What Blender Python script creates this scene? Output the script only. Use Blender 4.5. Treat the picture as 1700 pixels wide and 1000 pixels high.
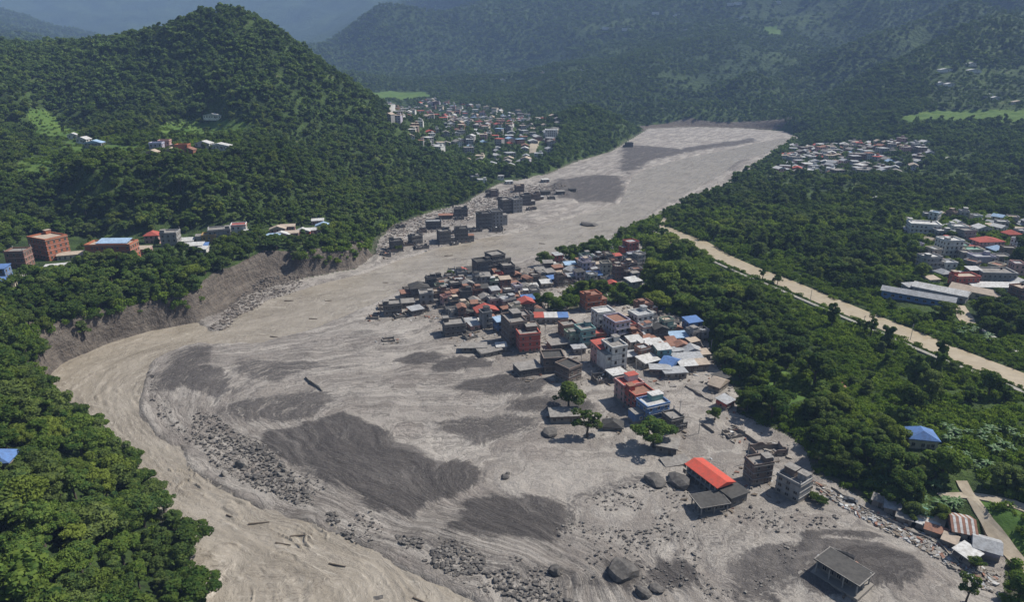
import bpy, bmesh, math, random
import numpy as np
from mathutils import Vector, Matrix

for _o in list(bpy.data.objects): bpy.data.objects.remove(_o)
S = bpy.context.scene
COL = S.collection
R = math.radians

# ------------------------------------------------------------------ camera, light, exposure
F, CAMH, PITCH = 1133.0, 140.0, R(20)          # focal length in photo pixels, height over the river, tilt
SUN_AZ, SUN_EL = R(68), R(50)                  # azimuth from +Y towards +X
cam_d = bpy.data.cameras.new('camera'); cam = bpy.data.objects.new('camera', cam_d); COL.objects.link(cam)
cam.location = (0, 0, CAMH); cam.rotation_euler = (R(90) - PITCH, 0, 0)
cam_d.sensor_width = 36; cam_d.lens = F / 1700 * 36; cam_d.clip_start = 1; cam_d.clip_end = 40000
S.camera = cam
W = bpy.data.worlds.new('World'); S.world = W; W.use_nodes = True
_n = W.node_tree.nodes; _l = W.node_tree.links
_bg = _n.get('Background') or _n.new('ShaderNodeBackground')
_sky = _n.new('ShaderNodeTexSky'); _sky.sky_type = 'NISHITA'; _sky.sun_disc = False
_sky.sun_elevation = SUN_EL; _sky.sun_rotation = SUN_AZ
_l.new(_sky.outputs[0], _bg.inputs[0]); _bg.inputs[1].default_value = 0.05
sun_d = bpy.data.lights.new('sun', 'SUN'); sun = bpy.data.objects.new('sun', sun_d); COL.objects.link(sun)
sun_d.energy = 5.0; sun_d.angle = R(0.6); sun_d.color = (1.0, 0.945, 0.86)
_sd = Vector((math.sin(SUN_AZ) * math.cos(SUN_EL), math.cos(SUN_AZ) * math.cos(SUN_EL), math.sin(SUN_EL)))
sun.rotation_euler = _sd.to_track_quat('Z', 'Y').to_euler(); sun.location = (300, 300, 600)
S.view_settings.view_transform = 'Standard'; S.view_settings.look = 'None'
S.view_settings.gamma = 1; S.view_settings.exposure = 0.9; S.view_settings.use_curve_mapping = False
S.render.engine = 'CYCLES'
S.cycles.max_bounces = 4; S.cycles.diffuse_bounces = 2; S.cycles.glossy_bounces = 2; S.cycles.volume_bounces = 0
S.cycles.transparent_max_bounces = 4; S.cycles.use_denoising = True

# ------------------------------------------------------------------ numbers: pixels to places, noise, polygons
def tanA(v): return np.tan(PITCH + np.arctan((np.asarray(v, float) - 500) / F))
def depY(v): return math.cos(PITCH) + tanA(v) * math.sin(PITCH)
def aof(u, v): return (np.asarray(u, float) - 850) / F * depY(v)          # x / Y of a photo column
def gp(u, v, z=0.0):
    Y = (CAMH - z) / tanA(v)
    return np.stack([aof(u, v) * Y, Y], -1)
def project(x, y, z):
    d = y * math.cos(PITCH) + (CAMH - z) * math.sin(PITCH)
    up = y * math.sin(PITCH) - (CAMH - z) * math.cos(PITCH)
    return 850 + F * x / d, 500 - F * up / d, d

def _hash(ix, iy, seed):
    n = (ix.astype(np.int64) * 374761393 + iy.astype(np.int64) * 668265263 + seed * 1442695041) & 0x7fffffff
    n = ((n ^ (n >> 13)) * 1274126177) & 0x7fffffff
    return ((n ^ (n >> 16)) & 0xffff) / 65535.0
def vnoise(x, y, seed=0):
    x = np.asarray(x, float); y = np.asarray(y, float)
    ix = np.floor(x); iy = np.floor(y); fx = x - ix; fy = y - iy
    fx = fx * fx * (3 - 2 * fx); fy = fy * fy * (3 - 2 * fy)
    a = _hash(ix, iy, seed); b = _hash(ix + 1, iy, seed); c = _hash(ix, iy + 1, seed); d = _hash(ix + 1, iy + 1, seed)
    return (a + (b - a) * fx) * (1 - fy) + (c + (d - c) * fx) * fy
def fbm(x, y, seed=0, o=4):
    s = 0; k = .5; t = 0
    for i in range(o):
        s = s + k * vnoise(x * 2 ** i, y * 2 ** i, seed + i * 17); t += k; k *= .5
    return s / t                                                            # 0..1
def sstep(a, b, x):
    t = np.clip((x - a) / (b - a), 0, 1); return t * t * (3 - 2 * t)

def sdist(px, py, poly, closed=True):
    """signed distance to a polygon (negative inside), or plain distance to a polyline"""
    poly = np.asarray(poly, float); n = len(poly)
    best = np.full(px.shape, 1e18); ins = np.zeros(px.shape, bool)
    for i in range(n if closed else n - 1):
        a = poly[i]; b = poly[(i + 1) % n]; e = b - a
        wx = px - a[0]; wy = py - a[1]
        t = np.clip((wx * e[0] + wy * e[1]) / max(e @ e, 1e-9), 0, 1)
        best = np.minimum(best, (wx - e[0] * t) ** 2 + (wy - e[1] * t) ** 2)
        if closed:
            c = (a[1] > py) != (b[1] > py)
            with np.errstate(divide='ignore', invalid='ignore'):
                xi = a[0] + (py - a[1]) * e[0] / (e[1] if e[1] else 1e-9)
            ins ^= c & (px < xi)
    d = np.sqrt(best)
    return np.where(ins, -d, d) if closed else d
def inpoly(px, py, poly):
    ins = np.zeros(np.shape(px), bool); n = len(poly)
    for i in range(n):
        ax, ay = poly[i]; bx, by = poly[(i + 1) % n]
        c = (ay > py) != (by > py)
        ins ^= c & (px < ax + (py - ay) * (bx - ax) / ((by - ay) or 1e-9))
    return ins
def P2(pts, z=0.0):
    p = np.array(pts, float); return gp(p[:, 0], p[:, 1], z)

# ------------------------------------------------------------------ plan of the valley (traced once, laid on the valley floor)
FLOOD = P2([(330,1100),(338,1000),(308,900),(235,800),(145,702),(88,640),(88,620),(110,602),(180,572),(250,551),(325,537),(345,528),(372,520),
 (395,498),(440,480),(500,464),(545,456),(590,448),(622,425),(628,402),(660,378),(720,354),(770,343),(800,324),(830,308),(880,298),(912,288),(960,268),
 (1010,254),(1040,236),(1075,214),(1150,211),(1230,213),(1300,218),(1330,228),(1300,247),(1265,268),(1235,292),(1190,315),(1150,332),
 (1100,358),(1060,376),(1025,396),(985,412),(950,422),(945,436),(1010,432),(1040,404),(1066,404),(1070,440),(1060,478),(1005,478),(960,476),(925,500),(945,515),(1000,505),
 (1075,512),(1120,524),(1165,545),(1178,570),(1186,605),(1212,635),(1228,662),(1226,690),(1262,704),(1312,728),(1342,752),(1352,790),
 (1400,812),(1450,842),(1500,872),(1560,896),(1620,905),(1672,930),(1668,1000),(1650,1100)])
WATER = P2([(315,1120),(326,1000),(296,900),(224,800),(132,704),(74,640),(75,612),(105,598),(180,568),(250,547),(330,532),(352,552),(372,548),
 (392,526),(450,497),(520,474),(570,462),(612,451),(660,432),(720,414),(790,398),(850,388),(920,368),(985,350),(1026,338),(1040,316),(1046,296),(1072,280),(1135,262),
 (1200,250),(1260,236),(1300,229),(1308,236),(1268,256),(1225,268),(1195,292),(1152,316),(1105,340),(1062,362),(1022,384),(975,402),(925,414),(880,426),(835,432),(790,442),(745,462),
 (690,470),(640,496),(600,512),(560,532),(500,553),(430,570),(345,571),(300,574),(258,600),(240,634),(237,690),(262,722),(300,744),(330,785),(380,812),(430,836),(520,868),
 (585,905),(650,938),(720,968),(800,1010),(950,1100)])
SANDS = [
 ([(244,640),(300,578),(560,558),(650,590),(640,650),(540,690),(440,725),(340,705),(255,690)], .30),
 ([(850,850),(1000,800),(1120,800),(1250,850),(1340,880),(1250,1010),(1000,1010),(900,930)], .26),
 ([(640,640),(760,600),(900,600),(960,680),(880,760),(760,740)], .28),
 ([(250,628),(288,592),(330,576),(356,578),(366,612),(386,640),(402,655),(360,668),(300,652),(256,655)], .62),
 ([(382,602),(400,592),(440,598),(520,604),(575,612),(500,622),(462,640),(395,626)], .55),
 ([(352,690),(400,668),(470,652),(520,650),(556,668),(532,694),(470,708),(405,706)], .62),
 ([(432,742),(452,722),(520,706),(568,692),(600,700),(650,738),(720,765),(812,788),(770,815),(705,850),(682,866),(640,852),(560,812),(485,772)], 1.),
 ([(742,884),(772,845),(830,826),(900,830),(948,844),(938,880),(918,912),(860,902),(790,892)], .95),
 ([(715,612),(745,599),(790,597),(822,606),(818,614),(770,620),(725,624)], .9),
 ([(758,650),(772,634),(830,626),(885,628),(908,640),(902,656),(850,658),(790,655)], .95),
 ([(836,686),(850,668),(915,663),(950,664),(986,676),(978,694),(930,690),(880,692)], .85),
 ([(720,706),(760,695),(850,688),(905,695),(890,712),(850,730),(790,745),(740,726)], .6),
 ([(664,604),(690,590),(722,588),(738,598),(705,608)], .8),
 ([(1305,930),(1330,908),(1400,905),(1465,914),(1512,932),(1524,952),(1495,968),(1440,985),(1350,990),(1310,960)], .95),
 ([(1328,892),(1350,884),(1395,883),(1450,894),(1440,899),(1380,896),(1340,900)], .8),
 ([(1060,965),(1100,935),(1140,930),(1172,960),(1160,985),(1100,985)], .85),
 ([(1005,955),(1020,938),(1060,936),(1070,950),(1050,978),(1020,976)], .9),
 ([(1215,930),(1260,900),(1320,900),(1330,960),(1300,1020),(1210,1010)], .6),
 ([(860,850),(920,835),(1000,800),(1060,786),(1100,792),(1040,820),(960,850),(900,866)], .45),
 ([(560,560),(610,545),(680,560),(720,580),(640,590),(570,580)], .35),
 ([(912,330),(905,314),(940,296),(1000,290),(1033,296),(1036,322),(1020,340),(960,336)], .75),
 ([(1026,284),(1040,270),(1080,258),(1140,246),(1250,231),(1256,236),(1150,252),(1080,268),(1045,286)], 1.),
 ([(1042,318),(1050,292),(1075,282),(1070,300),(1060,330)], .7),
 ([(1100,330),(1150,300),(1165,300),(1130,326)], .45),
 ([(900,320),(960,308),(1010,318),(1000,330),(930,332)], .5),
 ([(1028,262),(1036,246),(1060,242),(1130,248),(1180,240),(1215,240),(1120,258),(1060,272),(1040,290)], .8),
 ([(1165,290),(1180,268),(1225,262),(1255,266),(1230,285)], .5),
 ([(690,420),(760,402),(830,392),(900,372),(880,366),(800,380),(720,398)], .35),
 ([(1060,905),(1120,880),(1220,865),(1300,880),(1250,905),(1150,920)], .4),
 ([(640,900),(700,880),(820,915),(960,950),(1030,985),(960,985),(800,950)], .55),
]
SANDS = [(P2(p), k) for p, k in SANDS]
FLOWS = [  # lines the flood ran along; the value rises from the outer bank inwards
 (0, [(1290,224),(1130,258),(1040,308),(900,372),(700,416),(500,470),(350,538),(150,600),(95,640),(170,760),(260,890),(330,1050)]),
 (1, [(1300,240),(1200,290),(1060,355),(950,402),(830,436),(640,494),(520,545),(350,572),(245,620),(240,690),(330,785),(520,865),(760,995)]),
 (2, [(800,490),(700,520),(600,555),(440,580),(330,600),(280,640),(290,690),(420,780),(560,850),(850,940),(1000,1010)]),
 (3, [(760,560),(660,590),(550,606),(450,612),(380,640),(360,690),(460,760),(600,840),(780,905),(950,960),(1100,1010)]),
 (4, [(860,600),(740,640),(620,640),(500,660),(430,700),(520,770),(690,868),(800,890),(930,925)]),
 (5, [(930,640),(850,690),(740,700),(640,680),(570,690),(640,735),(720,780),(700,840)]),
 (6, [(1010,660),(980,740),(900,760),(820,770),(780,800),(690,866)]),
 (7, [(1230,690),(1180,740),(1010,790),(860,820),(750,870)]),
 (8, [(1330,770),(1250,830),(1080,860),(960,880),(925,925)]),
 (9, [(1480,880),(1390,862),(1280,880),(1150,930),(1050,985)]),
 (10, [(1600,950),(1540,925),(1440,895),(1340,890),(1240,930),(1180,1010)]),
 (11, [(1640,1010),(1560,985),(1500,970),(1400,1000)])]
CANAL = [(1098,372),(1128,388),(1160,400),(1200,424),(1250,446),(1300,466),(1350,489),(1400,511),(1450,532),(1500,553),(1560,580),(1620,606),(1690,636),(1780,676)]
GRASSES = dict(  # open plots in the forest: (outline in the photo, nearest and farthest distance)
 field=[([(28,296),(30,270),(55,258),(85,262),(92,285),(70,304)], 450, 760), ([(265,222),(270,204),(330,196),(410,198),(412,216),(340,226)], 560, 800),
        ([(1494,206),(1500,190),(1560,182),(1720,180),(1720,204),(1620,202)], 900, 1350), ([(600,165),(604,154),(660,150),(710,152),(715,162),(660,168)], 1500, 2500),
        ([(45,215),(48,180),(85,184),(100,205),(135,215),(130,235),(80,230)], 560, 860), ([(100,248),(115,230),(170,238),(235,242),(240,250),(150,256)],520,800),
        ([(1265,48),(1275,40),(1300,44),(1302,58),(1280,60)],1500,2800),
        ([(1270,660),(1262,620),(1285,606),(1330,632),(1345,660),(1310,672)], 190, 420), ([(1612,842),(1625,828),(1700,850),(1760,880),(1760,960),(1690,915)], 150, 260)])
# ------------------------------------------------------------------ height of the land
CTRL_Z = [(0,1000,25),(0,900,28),(0,800,28),(0,700,28),(0,600,28),(0,540,27),(100,1000,18),(100,900,20),(100,800,19),(90,700,15),(60,640,15),(200,1000,9),(200,900,8),(150,800,8),
 (90,560,16),(150,520,17),(250,490,16),(330,478,16),(400,450,15),(450,420,17),(540,398,16),(600,392,12),(0,480,26),(20,450,26),(80,428,25),(190,432,24),(300,412,22),(400,393,20),(520,383,17),(600,370,12),
 (650,362,6),(700,342,5),(0,350,36),(0,300,50),(60,285,54),(60,240,62),(0,200,76),(100,200,72),(150,350,32),(150,300,52),(150,260,61),(150,220,69),(300,350,30),(300,300,50),(300,265,60),(300,220,67),(350,203,70),
 (450,350,24),(450,290,46),(450,245,58),(560,305,28),(650,322,8),
 (640,182,30),(700,200,25),(750,250,18),(800,290,9),(850,230,22),(900,205,25),(920,250,14),(880,288,5),(660,158,30),(800,160,35),(760,150,32),(900,165,42),(900,270,7),(1050,218,4),
 (1400,240,12),(1400,270,8),(1600,270,15),(1550,320,10),(1650,350,10),(1550,400,9),(1650,450,8),(1550,500,7),(1690,600,7),(1400,330,8),(1250,330,5),(1200,360,4),(1150,390,4),(1100,400,3.5),(1300,430,5),(1300,466,4.5),(1300,500,4.5),
 (1450,532,5.5),(1600,600,6.5),(1200,470,3),(1200,424,4),(1200,560,3.5),(1400,560,5.5),(1500,650,6.5),(1400,700,5),(1600,750,8),(1690,700,9),(1400,780,3),(1550,850,4),(1690,850,7),(1690,950,5),(1650,990,3),(1600,220,33),(1340,228,6),
 (1100,470,2.5),(1060,440,2.5),(980,490,2.5),(1150,520,2.5),(1250,650,3),(1350,760,3)]
CTRL_Y = [(370,24,900),(440,38,900),(300,46,890),(200,76,900),(100,86,930),(0,86,950),(500,92,880),(560,138,860),(620,188,850),(690,248,830),(760,302,770),(370,100,830),(370,160,770),(250,120,830),(250,170,770),(500,160,800),
 (620,252,760),(560,215,790),(500,250,700),(0,150,740),(100,140,800),
 (975,180,1200),(940,205,1120),(1030,208,1250),(960,232,1060),(1010,237,1080),
 (1150,200,1425),(1150,188,1440),(1250,188,1440),(1050,190,1470),(1100,160,1600),(1100,110,1900),(1100,60,2400),(1100,0,2900),(900,140,2350),(700,142,2400),(800,80,2700),(800,20,3100),(650,60,2800),(560,70,2850),(500,78,2900),(620,16,3000),(560,135,2450),
 (1300,150,1650),(1300,105,1950),(1250,130,1600),(1400,82,1750),(1480,57,1800),(1600,17,1900),(1330,175,1450),(1440,125,1500),(1560,72,1550),(1650,32,1580),
 (1600,192,1095),(1600,180,1150),(1500,192,1140),(1650,130,1300),(1400,192,1250),(1700,100,1400),
 (0,60,5000),(300,60,5000),(480,70,5000),(0,-100,7500),(300,-100,7500),(600,-100,7500),(0,-250,8800),(500,-250,8800),(1000,-250,8800),(1700,-250,8800),(1100,-80,3800),(1500,-60,2600),(800,-80,3900),(1700,-30,2200),(1700,-150,4000),(1200,-160,6000),
 (1300,30,2500),(1200,80,2150),(1000,100,2200),(950,60,2600)]
CTRL_W = [(-200,110,55),(-300,200,60),(-330,300,45),(-420,380,45),(-500,480,60),(-700,700,110),(-900,900,170),(-60,70,20),(60,80,5),(-120,60,35),(150,80,6),(250,120,12),(400,260,16),(560,420,20),(700,560,26),(900,800,60),(1100,1000,120),(1700,1600,320),
 (-400,1100,110),(-450,1350,60),(-150,1250,28),(-700,1000,150),(-950,1300,130),(-600,2000,60),(-900,3000,80),(-1800,3000,150),(-2500,2500,300),(-400,3600,90),(-1800,4300,160),(-3500,4500,500),(2500,2500,600),(3500,4000,900),
 (800,1600,52),(990,1650,92),(630,1540,28),(1130,1690,128),(580,1700,58),(875,1880,95),(1035,1950,118),(1320,2080,175),(420,1560,30),(480,1900,85)]
_cp = []
for u, v, z in CTRL_Z:
    p = gp(u, v, z); _cp.append((p[0] / p[1], math.log(p[1]), z))
for u, v, Y in CTRL_Y: _cp.append((float(aof(u, v)), math.log(Y), CAMH - Y * float(tanA(v))))
for x, y, z in CTRL_W: _cp.append((x / y, math.log(y), z))
_cp = np.array(_cp)
def _k(r): return np.sqrt(r * r + .03 ** 2)
_A = _k(np.hypot(_cp[:, None, 0] - _cp[None, :, 0], _cp[:, None, 1] - _cp[None, :, 1]))
_A = np.block([[_A, np.ones((len(_cp), 1))], [np.ones((1, len(_cp))), np.zeros((1, 1))]])
_w = np.linalg.solve(_A, np.append(_cp[:, 2], 0))
def land(a, L):
    s = np.full(a.shape, _w[-1])
    for i in range(len(_cp)):
        s = s + _w[i] * _k(np.hypot(a - _cp[i, 0], L - _cp[i, 1]))
    return s
_fl = [];
for val, pts in FLOWS:
    q = P2(pts)
    for i in range(len(q) - 1):
        n = max(1, int(np.hypot(*(q[i + 1] - q[i])) / 25))
        for j in range(n):
            t = q[i] + (q[i + 1] - q[i]) * j / n; _fl.append((t[0], t[1], val))
_fl = np.array(_fl)
_B = np.hypot(_fl[:, None, 0] - _fl[None, :, 0], _fl[:, None, 1] - _fl[None, :, 1])
_B = np.block([[_B - np.eye(len(_fl)) * 6.0, np.ones((len(_fl), 1))], [np.ones((1, len(_fl))), np.zeros((1, 1))]])
_wf = np.linalg.solve(_B, np.append(_fl[:, 2], 0))
def flowval(x, y):
    s = np.full(x.shape, _wf[-1])
    for i in range(len(_fl)): s = s + _wf[i] * np.hypot(x - _fl[i, 0], y - _fl[i, 1])
    return s

# rows of the ground grid: as fine near by as the eye needs, never coarser than 5 m before the far hills
_ys = [40.0]
while _ys[-1] < 1500:
    y = _ys[-1]
    dY = 1.9 * (y * y + CAMH ** 2) / CAMH / 1400
    _ys.append(y + min(max(dY, .45), 5.0) if y > 130 else y + 4)
_ys[-1] = 1500.0
GY = np.array(_ys)
GA = np.concatenate([np.arange(-1.6, -.96, .012), np.arange(-.96, .96, .0024), np.arange(.96, 1.61, .012)])
AA, YY = np.meshgrid(GA, GY); XX = AA * YY
LANDZ = land(AA, np.log(YY))
sdF = sdist(XX, YY, FLOOD); sdW = sdist(XX, YY, WATER)
CANW = P2(CANAL, 5.0); dCan = sdist(XX, YY, CANW, False)
near = sdF < 60
PSI = np.zeros_like(XX); PSI[near] = flowval(XX[near], YY[near])
PSI = PSI + sstep(480, 760, YY) * (.86 * XX - .5 * YY + 250) / 24
rag = (fbm(XX / 9, YY / 9, 3, 3) - .5) * 2
SAND = np.zeros_like(XX)
for poly, k in SANDS:
    bb = (XX > poly[:, 0].min() - 12) & (XX < poly[:, 0].max() + 12) & (YY > poly[:, 1].min() - 12) & (YY < poly[:, 1].max() + 12)
    d = sdist(XX[bb], YY[bb], poly) + rag[bb] * 3.0 * np.clip(YY[bb] / 260, 1, 4) + (fbm(PSI[bb] * 5, (XX[bb] - YY[bb]) / 40, 5, 3) - .5) * 5
    SAND[bb] = np.maximum(SAND[bb], k * sstep(5.5, -4.5, d / np.clip(YY[bb] / 350, 1, 3)))
_wp = (fbm(XX / 30, YY / 30, 12, 3) - .5) * .5
_tb = 1 + 3.5 * sstep(4.5, 7.5, PSI)
streak = fbm(PSI * 3.2 + _wp * 2 * _tb, (XX - YY) / 70, 11, 3) - .5
fine_ = fbm(PSI * 11 + _wp * 6 * _tb, (XX - YY) / 26, 13, 3) - .5
lump = fbm(XX / 5.5, YY / 5.5, 21, 4) - .5
terr = inpoly(XX, YY, P2([(620,440),(650,425),(720,410),(790,394),(850,384),(920,362),(985,345),(1020,330),(1030,290),(1010,250),(880,296),(800,320),(660,376),(625,402)]))
_td = sdist(XX, YY, P2([(620,440),(650,425),(720,410),(790,394),(850,384),(920,362),(960,340),(940,300),(880,290),(800,315),(660,370),(615,400)]))
wr = sdW + rag * 1.3 + streak * 3
MUD = .75 + streak * 1.2 + fine_ * .28 + lump * .85 + (fbm(XX / 1.9, YY / 1.9, 23, 3) - .5) * .35 + .8 * SAND + 1.9 * sstep(1.5, -5, _td + rag * 2)
VILL = P2([(640,500),(770,440),(840,430),(950,420),(1080,400),(1180,560),(1230,670),(1370,800),(1560,900),(1660,930),(1640,1010),(1400,930),(1200,800),(900,640),(740,560)])
MUD = MUD + .5 * sstep(0, -30, sdF) * sstep(25, -25, sdist(XX, YY, VILL))
MUD = np.where(wr < 3, MUD * sstep(-2.2, 1.6, wr) - 1.4 * sstep(1.2, -3.5, wr), MUD)
_ridge = fbm(XX / 38, YY / 38, 31, 4) - .5
amp = np.clip((YY - 350) / 500, .25, 1) * np.clip(sdF / 60, 0, 1) * np.clip((dCan - 11) / 40, 0, 1)
ZO = LANDZ + _ridge * 11 * amp + (fbm(XX / 7, YY / 7, 41, 3) - .5) * 1.2 * np.clip((dCan - 9) / 15, 0, 1)
cut = (dCan < 14)
bw = np.where((XX < -20) & (YY > 255) & (YY < 480) & (LANDZ > 7), 6.5, 15.0)
gul = (fbm(np.arctan2(XX + 40, YY - 330) * 9 + XX / 18, sdF / 4, 51, 4) - .5) * 6.0
_deb = sdist(XX, YY, P2([(350,545),(395,510),(440,487),(490,472),(484,458),(445,460),(400,484),(345,515)]))
bw = np.where(bw < 10, bw + 14 * sstep(6, -4, _deb), bw)
bl = sstep(0, 1, (sdF + np.where(bw < 10, gul * sstep(-1, 2, sdF) * .55, rag * 1.5)) / bw)
GZ = MUD * (1 - bl) + np.maximum(ZO, 1.0) * bl
GZ = np.where(dCan < 10, GZ - .9 * sstep(9.5, 7.7, dCan), GZ)
CLIFF = sstep(-1.6, -.2, sdF) * np.where(bw < 10, sstep(17, 8, sdF), sstep(6, 2, sdF) * .5 + sstep(8, -2, _deb))

CLIFF = np.maximum(CLIFF, sstep(32, 20, sdF) * sstep(-1.6, -.2, sdF) * sstep(1320, 1350, YY))
_yi = np.arange(len(GY)); _ai = np.arange(len(GA))
def zat(x, y):
    x = np.asarray(x, float); y = np.asarray(y, float)
    sh = x.shape; x = np.atleast_1d(x); y = np.clip(np.atleast_1d(y), GY[0], None)
    out = np.empty(x.shape); far = y > 1490
    yc = np.clip(y, GY[0], 1499.9); fi = np.interp(yc, GY, _yi); ai = np.interp(x / yc, GA, _ai)
    i = np.minimum(fi.astype(int), len(GY) - 2); j = np.minimum(ai.astype(int), len(GA) - 2); fi = fi - i; ai = ai - j
    out = (GZ[i, j] * (1 - ai) + GZ[i, j + 1] * ai) * (1 - fi) + (GZ[i + 1, j] * (1 - ai) + GZ[i + 1, j + 1] * ai) * fi
    if far.any(): out[far] = farz(x[far] / y[far], y[far])
    return out.reshape(sh)
def farz(a, y):
    x = a * y
    z = land(a, np.log(y)); k = np.clip((y - 1500) / 500, 0, 1)
    g = 1 - np.abs(fbm(x / 420, y / 420, 61, 5) - .5) * 4
    return z + k * g * 42 + (1 - k) * (fbm(x / 38, y / 38, 31, 4) - .5) * 11 + k * (fbm(x / 90, y / 90, 71, 3) - .5) * 26
def at(u, v, ymin=60.0, ymax=7000.0):
    """where the line of sight through a photo pixel meets the land"""
    a = float(aof(u, v)); t = float(tanA(v))
    ys = np.concatenate([np.arange(ymin, 1500, 1.0), np.arange(1500, 7000, 12.0)]); ys = ys[ys <= ymax]
    dz = CAMH - ys * t - zat(a * ys, ys)
    k = np.argmax(dz < 0)
    if dz[k] >= 0: k = len(ys) - 1
    if k > 0 and dz[k] < 0:
        f = dz[k - 1] / (dz[k - 1] - dz[k]); y = ys[k - 1] + f * (ys[k] - ys[k - 1])
    else: y = ys[k]
    return Vector((a * y, y, float(zat(a * y, y))))

def mesh_grid(name, V, keep, nr, nc):
    """a mesh of the grid cells marked in keep (nr-1 x nc-1), with only the points they use"""
    idx = np.arange(nr * nc).reshape(nr, nc)
    q = np.stack([idx[:-1, :-1][keep], idx[:-1, 1:][keep], idx[1:, 1:][keep], idx[1:, :-1][keep]], -1)
    used, inv = np.unique(q, return_inverse=True); q = inv.reshape(q.shape)
    me = bpy.data.meshes.new(name); n = len(used); m = len(q)
    me.vertices.add(n); me.vertices.foreach_set('co', V[used].ravel().astype(np.float32))
    me.loops.add(m * 4); me.loops.foreach_set('vertex_index', q.ravel().astype(np.int32))
    me.polygons.add(m); me.polygons.foreach_set('loop_start', (np.arange(m) * 4).astype(np.int32))
    me.update(calc_edges=True); me.polygons.foreach_set('use_smooth', np.ones(m, bool)); me.update()
    return me, used
def attr(me, name, vals):
    a = me.attributes.new(name, 'FLOAT', 'POINT'); a.data.foreach_set('value', np.asarray(vals, np.float32))
# ------------------------------------------------------------------ materials
class NT:
    def __init__(s, name):
        s.m = bpy.data.materials.new(name); s.m.use_nodes = True
        s.t = s.m.node_tree; s.t.nodes.clear()
        s.out = s.t.nodes.new('ShaderNodeOutputMaterial')
    def n(s, typ, ins=None, **kw):
        d = s.t.nodes.new('ShaderNode' + typ)
        for k, v in kw.items(): setattr(d, k, v)
        for k, v in (ins or {}).items():
            if isinstance(v, bpy.types.NodeSocket): s.t.links.new(v, d.inputs[k])
            else: d.inputs[k].default_value = v
        return d
    def math(s, op, a, b=0.0, clamp=False):
        d = s.n('Math', {0: a, 1: b}, operation=op); d.use_clamp = clamp; return d.outputs[0]
    def mix(s, f, a, b):
        d = s.t.nodes.new('ShaderNodeMix'); d.data_type = 'RGBA'
        for i, v in ((0, f), (6, a), (7, b)):
            if isinstance(v, bpy.types.NodeSocket): s.t.links.new(v, d.inputs[i])
            else: d.inputs[i].default_value = v if i == 0 else (*v, 1)[:4]
        return d.outputs[2]
    def noise(s, vec, scale, detail=4, rough=.55, dist=0.0):
        return s.n('TexNoise', {'Vector': vec, 'Scale': scale, 'Detail': detail, 'Roughness': rough, 'Distortion': dist}).outputs[0]
    def ramp(s, x, lo, hi):
        d = s.n('MapRange', {0: x, 1: lo, 2: hi, 3: 0.0, 4: 1.0}); d.interpolation_type = 'SMOOTHSTEP'; return d.outputs[0]
    def pos(s): return s.n('NewGeometry').outputs['Position']
    def att(s, name): return s.n('Attribute', attribute_name=name).outputs['Fac']
    def bump(s, h, dist, strength=1.0): return s.n('Bump', {'Height': h, 'Distance': dist, 'Strength': strength}).outputs[0]
    def surf(s, col, rough=.9, normal=None, metallic=0.0, spec=.3):
        p = s.n('BsdfPrincipled', {'Base Color': col if isinstance(col, bpy.types.NodeSocket) else (*col, 1), 'Roughness': rough, 'Metallic': metallic, 'Specular IOR Level': spec})
        if normal is not None: s.t.links.new(normal, p.inputs['Normal'])
        s.t.links.new(p.outputs[0], s.out.inputs[0]); return s.m

def flowvec(k, a, b, kx):
    w = k.math('MULTIPLY', k.math('SUBTRACT', k.noise(k.pos(), .035, 4, .55), .5), k.math('ADD', .85, k.math('MULTIPLY', k.ramp(k.att('psi'), 4.5, 7.5), 3.2)))
    return k.n('CombineXYZ', {0: k.math('ADD', k.math('MULTIPLY', k.att('psi'), a), w), 1: k.math('MULTIPLY', k.n('SeparateXYZ', {0: k.pos()}).outputs[kx], b)}).outputs[0]

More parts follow.
